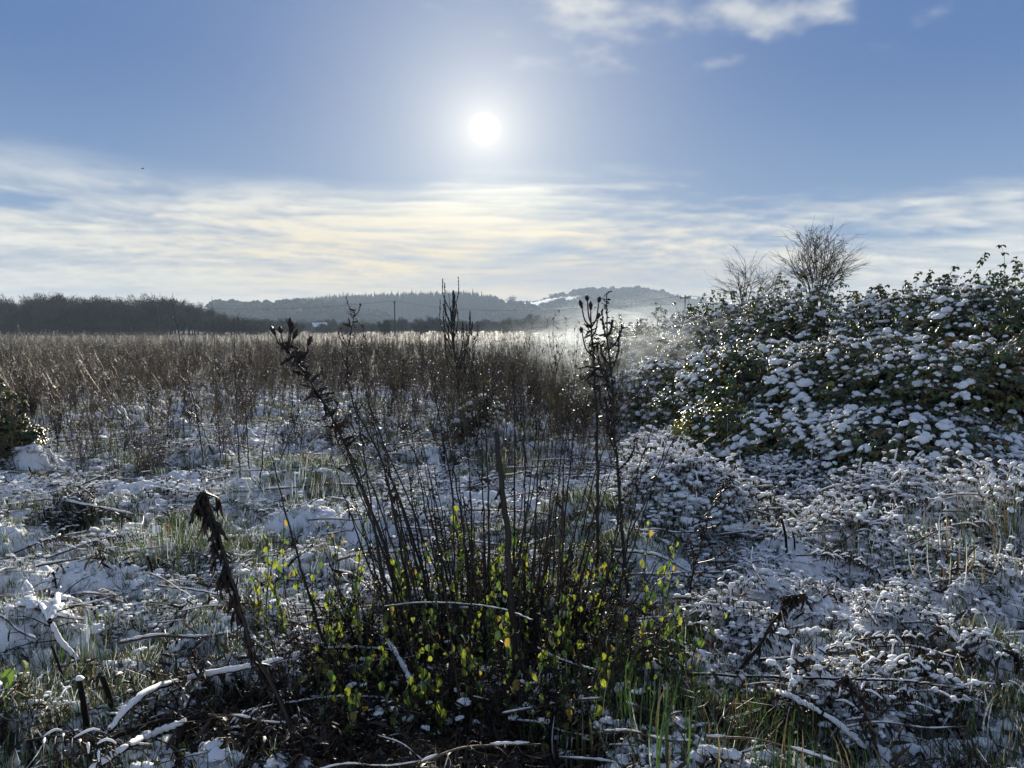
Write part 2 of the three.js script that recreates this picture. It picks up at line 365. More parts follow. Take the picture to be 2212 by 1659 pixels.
// crowns too small to tell apart: a far-off wood as one mass
function coniferGeo() {
  const mb = new MB(), r = rng(31), c = [0.014, 0.02, 0.013];
  for (let k = 0; k < 6; k++) {                              // tiers of drooping boughs
    const y = 0.12 + k * 0.14, R = 0.2 * (1 - k / 6.6), n = 7;
    const tip = mb.v(0, y + 0.26, 0, c), ring = [];
    for (let s = 0; s < n * 2; s++) { const a = s / n / 2 * 6.283 + k, q = R * (s % 2 ? 0.55 : 0.85 + 0.4 * r()); ring.push(mb.v(Math.cos(a) * q, y - (s % 2 ? 0 : 0.05), Math.sin(a) * q, c)); }
    ring.forEach((v, s) => mb.i.push(tip, v, ring[(s + 1) % ring.length]));
  }
  mb.tube([V(0, -0.1, 0), V(0, 0.5, 0)], 0.03, 0.02, 4, [0.02, 0.015, 0.01]);
  return mb.geo();
}
function crownGeo(seed) {                                     // a bare broadleaf crown seen from far: ragged clumps of twig
  const mb = new MB(), r = rng(seed);
  mb.tube([V(0, 0, 0), V(0.02, 0.5, 0)], 0.035, 0.02, 4, [0.02, 0.016, 0.012]);
  for (let k = 0; k < 11; k++) { const a = r() * 6.28, q = 0.3 * Math.sqrt(r()); mb.blob(V(Math.cos(a) * q, 0.42 + 0.42 * r() * (1 - q), Math.sin(a) * q), 0.14 + 0.1 * r(), 0.13 + 0.1 * r(), 0.14 + 0.1 * r(), r, [0.024, 0.022, 0.015], 1, 0.5); }
  return mb.geo();
}
{
  const r = rng(12), CG = coniferGeo(), list = [];
  for (let k = 0; k < 2600; k++) {
    const crest = k < 190, u = crest ? lerp(0.115, 0.665, (k + 0.7 * r()) / 190) : lerp(0.1, 0.68, r()), t = crest ? 0.56 + 0.05 * r() : 0.12 + 0.46 * Math.sqrt(r()), p = hillMid.surf(u, t), s = 13 + 9 * r();
    p.y -= 2; list.push([p, [0, r() * 6, 0], V(s * 0.9, s * (crest ? 0.9 + 0.25 * r() : 0.85), s * 0.9), 0.75 + 0.5 * r()]);
  }
  tag(stuff(copies('conifer_wood', CG, M.far, list)), 'dense plantation of conifers along the crest and slope of the middle hill', 'wood');
  const gs = [crownGeo(1), crownGeo(2), crownGeo(3)], L = [[], [], []];
  const addCrown = (h, u, t, s) => { const p = h.surf(u, t); p.y -= 0.08 * s; L[(r() * 3) | 0].push([p, [0, r() * 6, 0], V(s, s * (0.8 + 0.3 * r()), s), 0.7 + 0.6 * r()]); };
  for (let k = 0; k < 420; k++) addCrown(hillFar, 0.28 + 0.7 * r(), 0.15 + 0.45 * r(), 9 + 7 * r());
  for (let k = 0; k < 300; k++) addCrown(hillMid, 0.64 + 0.34 * r(), 0.1 + 0.5 * r(), 10 + 9 * r());
  for (let k = 0; k < 70; k++) addCrown(hillFar, 0.3 + 0.6 * (k + r()) / 70, 0.58, 9 + 7 * r());
  for (let k = 0; k < 800; k++) {
    const u = 0.02 + 0.5 * r(), t = 0.1 + 0.5 * r();
    const field = u < 0.19 && u > 0.035 && t > 0.36;
    if (!field) addCrown(hillRight, u, t, 14 + 10 * r());
  }
  for (let k = 0; k < 64; k++) addCrown(hillRight, 0.155 + 0.3 * (k + r()) / 64, 0.585, 13 + 10 * r());
  for (let k = 0; k < 26; k++) addCrown(hillRight, 0.06 + 0.1 * (k + r()) / 26, 0.6, 5 + 5 * r());
  const w = new THREE.Group(); w.name = numbered('far_wood'); scene.add(w);
  gs.forEach((g, k) => stuff(copies('tree_crowns', g, M.far, L[k], w)));
  tag(stuff(w), 'hazy bare broadleaf woodland covering the far hills', 'wood');
  // snowy fields on the right-hand hill
  for (const [u0, u1, t0, t1, label] of [[0.04, 0.185, 0.40, 0.585, 'pale snowy field on the saddle between the two far hills'], [0.275, 0.315, 0.40, 0.44, 'small snowy clearing high among the trees of the right-hand hill']]) {
    const mb = new MB(), n = 24, m = 10;
    for (let j = 0; j <= n; j++) for (let i = 0; i <= m; i++) {
      const v = j / n, wob = 0.02 * noise(j * 0.5, i * 0.7), p = hillRight.surf(lerp(u0, u1, v), lerp(t0 + 0.06 * Math.abs(v - 0.4) + wob, t1, i / m)); p.y += 1.6; mb.v(p.x, p.y, p.z, SNOW);
    }
    for (let j = 0; j < n; j++) for (let i = 0; i < m; i++) { const a = j * (m + 1) + i, b = a + m + 1; mb.i.push(a, b, a + 1, b, b + 1, a + 1); }
    tag(structure(mb.build('snowy_field', M.far)), label);
  }
}

// ---------------------------------------------------------------- trees
function treeParts(seed, o) {            // one tree of height 1: [trunk with limbs, crown of twigs and leaf clumps]
  const r = rng(seed), tr = new MB(), cr = new MB(), bark = [0.03, 0.026, 0.02];
  const top = 0.55 * o.tall; tr.tube(curve([V(0, -0.03, 0), V(0.02 * (r() - 0.5), 0.25, 0), V(0.05 * (r() - 0.5), top, 0.04 * (r() - 0.5))], 6), 0.028, 0.012, 6, bark);
  const tips = [];
  for (let k = 0; k < o.limbs; k++) {
    const a = k * 2.4 + r(), y = o.low + (top - o.low) * (k / o.limbs), q = o.wide * (0.55 + 0.45 * r()) * Math.sin(Math.PI * clamp(0.25 + 0.75 * k / o.limbs, 0, 1) * 0.8), e = V(Math.cos(a) * q, y + o.rise * (0.5 + 0.5 * r()), Math.sin(a) * q);
    const pts = curve([V(0, y, 0), V(e.x * 0.5, lerp(y, e.y, 0.35), e.z * 0.5), e], 5); tr.tube(pts, 0.012, 0.003, 4, bark); tips.push(e, pts[3]);
    for (let j = 0; j < 3; j++) { const f = V(e.x * (0.7 + 0.5 * r()) + 0.1 * (r() - 0.5), e.y + 0.14 * r(), e.z * (0.7 + 0.5 * r()) + 0.1 * (r() - 0.5)); tr.tube([pts[2 + (r() * 3 | 0)], f], 0.005, 0.0015, 3, bark); tips.push(f); }
  }
  tips.push(V(0, top, 0), V(0, Math.min(0.93, top + 0.12), 0));
  for (const t of tips) for (let k = 0; k < o.twigs; k++) {
    const p = V(t.x + o.spread * (r() - 0.5), t.y + o.spread * (r() - 0.55), t.z + o.spread * (r() - 0.5)), d = V(p.x * 1.2 + (r() - 0.5) * 0.4, 0.35 * o.up + 0.2 * r(), p.z * 1.2 + (r() - 0.5) * 0.4).normalize();
    const n = 0.7 + 0.6 * r(), col = [o.col[0] * n, o.col[1] * n, o.col[2] * n];
    cr.blade(p, d, V(r() - 0.5, r() - 0.5, r() - 0.5), (0.05 + 0.08 * r()) * o.twig, o.tw * (0.6 + 0.8 * r()), r() - 0.5, col, 2);
  }
  for (const t of tips) for (let k = 0; k < o.leaves; k++) {
    const p = V(t.x + o.spread * 1.1 * (r() - 0.5), t.y + o.spread * 0.9 * (r() - 0.5), t.z + o.spread * 1.1 * (r() - 0.5)), n = 0.6 + 0.8 * r();
    cr.leaf(p, V(r() - 0.5, r() - 0.5, r() - 0.5), V(r() - 0.5, 1, r() - 0.5), o.leaf * (0.7 + 0.6 * r()), o.leaf * 0.8, { rows: 2 }, o.lcol.map((c) => c * n));
  }
  return [tr.geo(), cr.geo()];
}
const BARE = { tall: 1, limbs: 13, low: 0.22, wide: 0.33, rise: 0.3, twigs: 30, spread: 0.16, up: 1, twig: 1, tw: 0.007, leaves: 0, leaf: 0.03, col: [0.034, 0.028, 0.021], lcol: [0.03, 0.03, 0.015] };
const DENSE = { ...BARE, limbs: 12, low: 0.12, wide: 0.36, twigs: 10, leaves: 38, leaf: 0.034, lcol: [0.02, 0.03, 0.014] };
const BUSHY = { ...BARE, tall: 0.9, limbs: 12, low: 0.04, wide: 0.55, rise: 0.25, twigs: 24, spread: 0.26, leaves: 22, leaf: 0.045, tw: 0.012, lcol: [0.028, 0.026, 0.016] };
const ROUND = { ...DENSE, low: 0.05, wide: 0.38, leaves: 70, twigs: 4, lcol: [0.012, 0.022, 0.011], leaf: 0.05, spread: 0.2 };
const KINDS = [treeParts(101, { ...BARE, leaves: 14 }), treeParts(102, DENSE), treeParts(103, { ...DENSE, wide: 0.3, lcol: [0.034, 0.032, 0.014] }), treeParts(104, BARE), treeParts(105, BUSHY), treeParts(106, ROUND), treeParts(107, { ...BUSHY, leaves: 5, lcol: [0.04, 0.03, 0.02] })];
let TN = 1;
const TONES = [[1, 1, 1], [1.7, 1.35, 1], [0.6, 0.72, 0.6], [1.2, 1.3, 0.8]].map((c) => { const m = M.far.clone(); m.color.setRGB(...c); return m; });
function tree(name, kind, label, p, h, wide, turn, group) {
  const t = thing(name, label, name === 'bush' ? 'bush' : 'tree', group, p);
  put(new THREE.Mesh(KINDS[kind][0], M.far), 'trunk', t); put(new THREE.Mesh(KINDS[kind][1], TONES[(TN = (TN * 7 + 3) % 11) % 4]), 'crown', t);
  t.scale.set(h * wide, h, h * wide); t.rotation.y = turn; return t;
}
function standOn(px, depth) { const p = at(px, 712, depth); p.y = -0.3; return p; }
const topH = (py, depth) => at(CX, py, depth).y + 0.3;
{
  const r = rng(66);
  // the wood on the left: two rows, the sky showing through the tops
  const sky = (px) => px < 330 ? 638 + 5 * Math.sin(px * 0.05) : lerp(638, 700, ((px - 330) / 215) ** 1.5);
  for (let row = 0; row < 4; row++) for (let px = -160 + row * 11; px < 545; px += 23 + 12 * r()) {
    const depth = 250 + row * 13 + 8 * r() + (px > 330 ? (px - 330) * 0.12 : 0), low = row === 0 ? 18 : row === 1 ? 10 : 0;
    const h = topH(sky(px) + low + 22 * (r() - 0.45), depth);
    if (h > 2.5) tree('woodland_tree', [1, 0, 2, 1, 3][(r() * 5) | 0], 'tall half-bare tree standing in the dark wood at left', standOn(px, depth), h * 1.03, 0.85 + 0.3 * r(), r() * 6, 'trees of the dark wood at left');
  }
  for (let px = -60; px < 560; px += 14 + 9 * r()) tree('bush', r() < 0.5 ? 4 : 1, 'low dark shrub filling the foot of the wood at left', standOn(px, 246 + 6 * r()), 4 + 3.5 * r(), 1.5, r() * 6, 'undergrowth along the edge of the dark wood');
  // bushes on the near edge of the wood
  for (const [px, py, wide, kind, label] of [[82, 686, 1.5, 6, 'brown rounded bush before the wood, leftmost of its row'], [148, 692, 1.9, 6, 'wide brown bush before the wood beside the leftmost bush'], [258, 684, 1.6, 6, 'tall greyish brown bush before the wood left of the pole'], [290, 696, 2.0, 5, 'dark evergreen bush at the foot of the wood left of the pole'], [338, 688, 1.5, 6, 'brown bush standing just behind the dark pole at left']])
    tree('bush', kind, label, standOn(px, 232), topH(py, 232), wide, r() * 6);
  // separate trees between the wood and the misty middle
  for (const [px, py, depth, kind, wide, label] of [
    [615, 684, 340, 0, 1.2, 'grey bare tree in the mist right of the wood edge'], [560, 697, 330, 6, 1.4, 'low hazy bush next to the tip of the wood'], [582, 700, 345, 6, 1.5, 'faint low bush left of the grey bare tree'],
    [640, 700, 350, 4, 1.5, 'hazy shrub right of the grey bare tree'], [716, 686, 380, 0, 1.1, 'hazy round-topped tree right of the snowy roof'], [738, 692, 370, 1, 1.3, 'hazy broad tree above the dark bush beyond the weeds'],
    [745, 698, 260, 5, 1.5, 'dark low bush with a tail on its left behind the weeds'], [830, 689, 240, 5, 1.05, 'dark green rounded tree just left of the middle pole'], [868, 684, 300, 3, 1.15, 'thin bare tree just right of the middle pole'],
    [908, 683, 320, 1, 0.9, 'hazy upright tree left of the fan-shaped bare tree'], [936, 681, 290, 3, 1.3, 'fan-shaped bare tree in mist left of the tall dead spray'], [952, 690, 280, 4, 1.0, 'grey shrub at the right foot of the fan-shaped tree'],
    [1048, 690, 420, 0, 1.5, 'misty tree under the end of the conifer ridge'], [1105, 682, 450, 4, 1.6, 'broad misty clump below the snowy saddle'], [1150, 676, 480, 0, 1.5, 'misty trees rising below the snowy field'], [1192, 680, 430, 1, 1.5, 'dark misty tree left of the pair of tall stalks'], [1240, 684, 430, 4, 1.8, 'misty broad bush behind the pair of tall stalks'], [1330, 690, 420, 4, 1.8, 'faint bush in the mist right of the pair of stalks'], [670, 695, 420, 4, 1.6, 'faint bush left behind the snowy roof'], [790, 690, 430, 1, 1.6, 'faint tree between roof and dark green rounded tree'], [1000, 688, 440, 1, 1.5, 'faint tree behind the tall dead spray'],
  ]) tree(kind > 3 ? 'bush' : 'tree', kind, label, standOn(px, depth), topH(py, depth), wide, r() * 6);
  // the broken belt of hedges and trees along the far side of the field
  for (let k = 0; k < 86; k++) {
    const px = 520 + 1000 * (k + r()) / 86, depth = 270 + 260 * r(), py = 694 + 8 * r() - 9 * smooth(0.2, 0.7, noise(px * 0.013, 3.3) + 0.5) - (px > 1000 ? 5 : 0), kind = [4, 6, 1, 4, 5, 1][(r() * 6) | 0];
    tree(kind === 1 ? 'tree' : 'bush', kind, kind === 1 ? 'hazy tree in the hedge along the far side of the field' : 'hazy shrub in the hedge along the far side of the field', standOn(px, depth), topH(py, depth), kind === 1 ? 1.1 : 1.9, r() * 6, kind === 1 ? 'trees in the far hedge' : 'shrubs in the far hedge');
  }
  // small trees on the saddle and skyline
  for (const [px, py, depth, s, kind, label] of [[1071, 650, 1480, 1, 0, 'tiny flat-topped tree alone on the skyline saddle'], [1105, 651, 1480, 1.3, 1, 'small round clump on the skyline right of the lone tree'], [1192, 640, 1700, 0.9, 1, 'round crown standing out at the left end of the hilltop wood'], [1055, 648, 1480, 1, 3, 'thin bare tree where the conifers end on the skyline']])
    { const p = at(px, py + 9, depth); tree('tree', kind, label, p, 18 * s * (depth / 1700), 1.2, r() * 6); }
}

// ---------------------------------------------------------------- poles, wires, cottage, birds
function pole(px, topPy, depth, label, r0, arm) {
  const p = standOn(px, depth), h = topH(topPy, depth), t = thing('utility_pole', label, 'utility pole', null, p), mb = new MB(), c = [0.035, 0.03, 0.027];
  mb.tube([V(0, 0, 0), V(0, h * 0.5, 0), V(0, h, 0)], r0, r0 * 0.7, 10, c); mb.tube([V(0, h, 0), V(0, h + 0.04, 0)], r0 * 0.72, 0.01, 10, c); mb.build('pole', M.wood, t);
  if (arm) { const a = new MB(); a.tube([V(-arm, h - 0.35, 0), V(arm, h - 0.35, 0)], 0.09, 0.09, 4, c); a.build('crossarm', M.wood, t); }
  for (const x of arm ? [-arm * 0.9, arm * 0.9] : [0]) { const g = new MB(), y = arm ? h - 0.28 : h; g.tube([V(x, y, 0), V(x, y + 0.1, 0), V(x, y + 0.14, 0), V(x, y + 0.24, 0), V(x, y + 0.26, 0)], (q) => 0.05 + 0.05 * Math.sin(q * 9) ** 2, 0, 8, [0.2, 0.2, 0.2]); g.build('insulator', M.stem, t); }
  return V(p.x, p.y + h, p.z);
}
const tipA = pole(342, 661, 205, 'dark pole without crossarm in front of the wood at left', 0.22, 0);
const tipB = pole(853, 650, 195, 'slim dark pole in the middle before the blue hill', 0.17, 0.35);
const tipC = pole(1479, 638, 105, 'pole with crossarm rising behind the brambles on the right', 0.13, 0.75);
function wire(a, b, sag, label) {
  const pts = []; for (let k = 0; k <= 30; k++) { const t = k / 30, p = V().lerpVectors(a, b, t); p.y -= sag * 4 * t * (1 - t); pts.push(p); }
  tag(new MB().tube(pts, 0.028, 0.028, 4, [0.03, 0.03, 0.035]).build('overhead_wire', M.stem), label, 'wire');
}
{
  const off = V(-0.3, 0.05, 0);
  wire(V().copy(tipA).add(V(0, 0.2, 0)), V().copy(tipB).add(off), 1.5, 'overhead wire from the pole at the wood to the middle pole');
  wire(V().copy(tipB).add(V(0.3, 0.05, 0)), V().copy(tipC).add(V(-0.65, -0.1, 0)), 2.2, 'overhead wire from the middle pole toward the pole behind the brambles');
  wire(V().copy(tipC).add(V(0.65, -0.1, 0)), at(2300, 628, 70), 0.9, 'overhead wire leaving the crossarm pole to the right');
  // cottage with snow on its roof
  const depth = 360, p = standOn(690, depth), t = thing('cottage', 'low hazy cottage with snow on its pitched roof in the trees', 'house', null, p);
  const wl = 6.4, wd = 3, wh = 1.9, rh = 1.9;
  const box = (w, h, d, x, y, z, c, n, par = t) => { const g = new THREE.BoxGeometry(w, h, d); g.translate(x, y, z); const k = g.attributes.position.count, a = new Float32Array(k * 3); for (let i = 0; i < k; i++) a.set(c, i * 3); g.setAttribute('color', new THREE.BufferAttribute(a, 3)); return put(new THREE.Mesh(g, M.wood), n, par); };
  box(wl, wh + 0.6, wd * 2, 0, wh / 2 + 0.3, 0, [0.16, 0.14, 0.12], 'wall');
  for (const s of [-1, 1]) { const gab = new MB(), a = gab.v(s * wl / 2, wh + 0.6, -wd, [0.16, 0.14, 0.12]), b = gab.v(s * wl / 2, wh + 0.6, wd, [0.16, 0.14, 0.12]), c = gab.v(s * wl / 2, wh + 0.6 + rh, 0, [0.16, 0.14, 0.12]); gab.i.push(a, b, c); gab.build('gable', M.wood, t); }
  const roofs = (n, up, c, over, parent) => { const m = new MB(); for (const s of [-1, 1]) { const y0 = wh + 0.55, y1 = wh + 0.6 + rh; const q = [[-over, y0, s * (wd + 0.3)], [over, y0, s * (wd + 0.3)], [over, y1, 0], [-over, y1, 0]]; const lo = q.map(([x, y, z]) => m.v(x, y + up, z, c)), hi = q.map(([x, y, z]) => m.v(x, y + up + 0.14, z, c)); m.i.push(hi[0], hi[1], hi[2], hi[0], hi[2], hi[3], lo[0], lo[2], lo[1], lo[0], lo[3], lo[2]); for (let k = 0; k < 4; k++) { const l = (k + 1) % 4; m.i.push(lo[k], lo[l], hi[l], lo[k], hi[l], hi[k]); } } return m.build(n, M.wood, parent); };
  const roof = roofs('roof', 0, [0.05, 0.045, 0.045], wl / 2 + 0.25, t); roofs('snow', 0.16, SNOW, wl / 2 + 0.2, roof);
  box(0.7, 1.6, 0.7, -1.6, wh + rh + 0.7, 0, [0.14, 0.09, 0.07], 'chimney', roof);
  for (const x of [-1.9, 0.3, 2.1]) { const w = box(0.9, 1, 0.08, x, 1.4, wd + 0.03, [0.03, 0.035, 0.04], 'window'); box(1.0, 0.08, 0.12, x, 0.86, wd + 0.07, [0.4, 0.4, 0.4], 'sill', w); }
  t.rotation.y = 0.45; t.position.y += 0.6;
  // birds
  for (const [px, py, d, s, label] of [[308, 364, 70, 1, 'small dark bird flying alone high over the wood at left'], [434, 695, 60, 0.9, 'tiny dark bird in flight before the tail of the wood'], [418, 682, 160, 0.7, 'faint speck of a bird above the wood tail']]) {
    const b = thing('bird', label, 'bird', null, at(px, py, d)), m = new MB(), c = [0.02, 0.02, 0.022], R = rng(px);
    m.blob(V(0, 0, 0), 0.045, 0.045, 0.13, R, c, 2, 0.05); m.blob(V(0, 0.02, 0.13), 0.03, 0.03, 0.04, R, c, 1, 0.05); m.blade(V(0, 0.02, 0.16), V(0, -0.1, 1), V(0, 1, 0), 0.035, 0.014, 0, c, 2); m.build('body', M.stem, b);
    for (const q of [-1, 1]) new MB().leaf(V(q * 0.02, 0.03, 0), V(q, 0.35, -0.15), V(0, 1, 0.2), 0.22, 0.13, { rows: 5, curl: 0.5, fold: 0.05, shape: SHAPES.lance }, c).build('wing', M.stem, b);
    new MB().blade(V(0, 0, -0.1), V(0, 0, -1), V(0, 1, 0), 0.12, 0.07, 0.1, c, 2).build('tail', M.stem, b);
    b.rotation.y = 1.1 + px; b.scale.setScalar(s);
  }
}

// ---------------------------------------------------------------- the field of dead weeds
const DK = [0.014, 0.0115, 0.01], BR = [0.095, 0.065, 0.042], TAN = [0.13, 0.098, 0.065], RED = [0.05, 0.022, 0.014];
const vary = (c, r, a = 0.4) => { const n = 1 - a / 2 + a * r(); return [c[0] * n, c[1] * n, c[2] * n]; };
const rdir = (r, up = 0) => V(r() * 2 - 1, r() * 2 - 1 + up, r() * 2 - 1).normalize();
function weedGeo(seed, o) {            // [stems, dead leaves] about 1 m tall
  const r = rng(seed), st = new MB(), lf = new MB();
  const stalk = (p0, d, len, rad, lev) => {
    const bend = rdir(r).multiplyScalar(0.12 * len), pts = curve([p0, V().copy(p0).addScaledVector(d, len * 0.5).add(bend), V().copy(p0).addScaledVector(d, len).addScaledVector(bend, 0.3)], lev ? 4 : 7);
    st.tube(pts, rad, rad * 0.3, lev ? 3 : 4, vary(o.col, r), vary(o.col2, r));
    if (lev < 2) for (let k = 0; k < (lev ? o.b2 : o.b1); k++) {
      const t = lev ? 0.3 + 0.6 * r() : 0.35 + 0.6 * r(), q = pts[(t * (pts.length - 1)) | 0], a = r() * 6.28, up = o.up * (0.8 + 0.4 * r());
      stalk(q, V(Math.cos(a) * (1 - up * 0.6), up, Math.sin(a) * (1 - up * 0.6)).normalize(), len * (lev ? 0.35 : 0.2 + 0.25 * r()), rad * 0.55, lev + 1);
    }
    const n = (lev ? o.l2 : o.l1);
    for (let k = 0; k < n; k++) {
      const t = lev ? r() : 0.25 + 0.75 * r(), q = pts[Math.min(pts.length - 1, (t * pts.length) | 0)], a = r() * 6.28;
      lf.leaf(q, V(Math.cos(a), -0.9 + 1.2 * r(), Math.sin(a)), V(0, 1, 0), o.leaf * (0.5 + r()), o.leaf * 0.32, { rows: 2, curl: 1.5 * r(), fold: 0.5 }, vary(o.lcol, r, 0.8));
    }
    if (o.seed) for (let k = 0; k < o.seed; k++) { const q = pts[pts.length - 1 - ((r() * pts.length * 0.5) | 0)]; lf.blob(V(q.x + 0.01 * (r() - 0.5), q.y + 0.015 * r(), q.z + 0.01 * (r() - 0.5)), 0.006, 0.011, 0.006, r, vary(o.lcol, r), 0); }
  };
  for (let k = 0; k < o.n; k++) { const a = r() * 6.28; stalk(V(0.05 * r(), -0.05, 0.05 * r()), V(Math.cos(a) * o.lean * r(), 1, Math.sin(a) * o.lean * r()).normalize(), 0.55 + 0.55 * r(), 0.0055, 0); }
  return [st.geo(), lf.geo()];
}
const W0 = { n: 2, b1: 5, b2: 1, l1: 7, l2: 2, leaf: 0.042, up: 0.95, lean: 0.3, col: DK, col2: BR, lcol: BR };
const WEEDS = [weedGeo(1, W0), weedGeo(2, { ...W0, n: 2, b1: 3, l1: 18, lcol: DK, leaf: 0.06 }), weedGeo(3, { ...W0, b1: 10, up: 0.9, l2: 3, seed: 3, lcol: BR }), weedGeo(4, { ...W0, n: 4, b1: 3, b2: 1, l1: 10, l2: 2, lean: 0.5, col2: TAN, lcol: TAN }), weedGeo(5, { ...W0, n: 1, b1: 13, b2: 2, l2: 5, leaf: 0.035, lcol: DK, seed: 3 }), weedGeo(6, { ...W0, n: 2, b1: 5, l1: 14, col: BR, lcol: [0.09, 0.1, 0.03], leaf: 0.06 })];
{
  const r = rng(404), L = WEEDS.map(() => []), flecks = [];
  const dens = (x, z) => {
    const d = -z, ax = x / d;                              // the near edge of the dense growth
    let edge = 12.6 + 2.2 * noise(x * 0.35, 3) + 2.5 * smooth(-0.45, -0.1, ax) * smooth(0.02, -0.15, ax) - 2.2 * smooth(-0.1, 0.08, ax) * smooth(0.3, 0.16, ax);
    if (ax < -0.5) edge -= 2.5 * smooth(-0.5, -0.62, ax);
    return smooth(edge - 7, edge + 5, d) ** 1.7 * clamp(0.75 + 0.9 * noise(x * 0.33 + 7, z * 0.21), 0.15, 1) * (d < 21 ? smooth(0.24, 0.14, ax) : smooth(0.6, 0.5, ax));
  };
  const add = (x, z, s, k) => {
    const y = H(x, z), hgt = s * (0.5 + 0.75 * Math.sqrt(r())) * (1 + 0.3 * noise(x * 0.3, z * 0.22)), lean = 0.22;
    L[k].push([V(x, y, z), [(r() - 0.5) * lean, r() * 6.28, (r() - 0.5) * lean], V(s, hgt, s), 0.7 + 0.7 * r()]);
    if (r() < 0.8 && -z < 60) for (let q = 0; q < 2; q++) flecks.push([V(x + 0.25 * (r() - 0.5), y + hgt * (0.35 + 0.65 * r()), z + 0.25 * (r() - 0.5)), [r(), r() * 6, r()], (0.004 + 0.005 * r()) * (1 + -z * 0.012), 1]);
  };
  for (let k = 0; k < 30000; k++) {
    const d = 7.5 + 62 * r() ** 1.5, x = (r() - 0.5) * 2 * d * 0.86, z = -d;
    if (r() < dens(x, z) * lerp(0.34, 0.8, smooth(11, 30, d))) add(x, z, 0.85, (r() * 6) | 0); else if (r() < 0.05 && d > 6.5 && x / d < 0.1) add(x, z, 0.6, (r() * 5) | 0);
  }
  for (let k = 0; k < 230; k++) {                          // taller thin stems right of the middle
    const d = 9 + 14 * r() ** 0.8, x = d * (-0.02 + 0.19 * (r() + r() - 1)); add(x, -d, 0.8 + 0.6 * r(), [5, 4, 3, 0, 5][(r() * 5) | 0]);
  }
  for (let k = 0; k < 9000; k++) {
    const d = 68 + 165 * r(), x = (r() - 0.5) * 2 * d * 0.9, z = -d;
    if (r() < dens(x, z)) add(x, z, 1.15, (r() * 6) | 0);
  }
  const w = new THREE.Group(); w.name = numbered('weed_field'); scene.add(w);
  tag(stuff(w), 'wide field of dark dead weeds reaching back to the wood', 'weeds');
  WEEDS.forEach((g, k) => { stuff(copies('stems', g[0], M.wet, L[k], w)); stuff(copies('dead_leaves', g[1], M.dead, L[k], w)); });
  const fb = new MB(); fb.blob(V(0, 0, 0), 1, 1, 1, rng(3), SNOW, 1, 0.3);
  stuff(copies('snow_flecks', fb.geo(), M.snow, flecks, w));
  console.log('weeds', L.map((l) => l.length).join(), flecks.length);
}

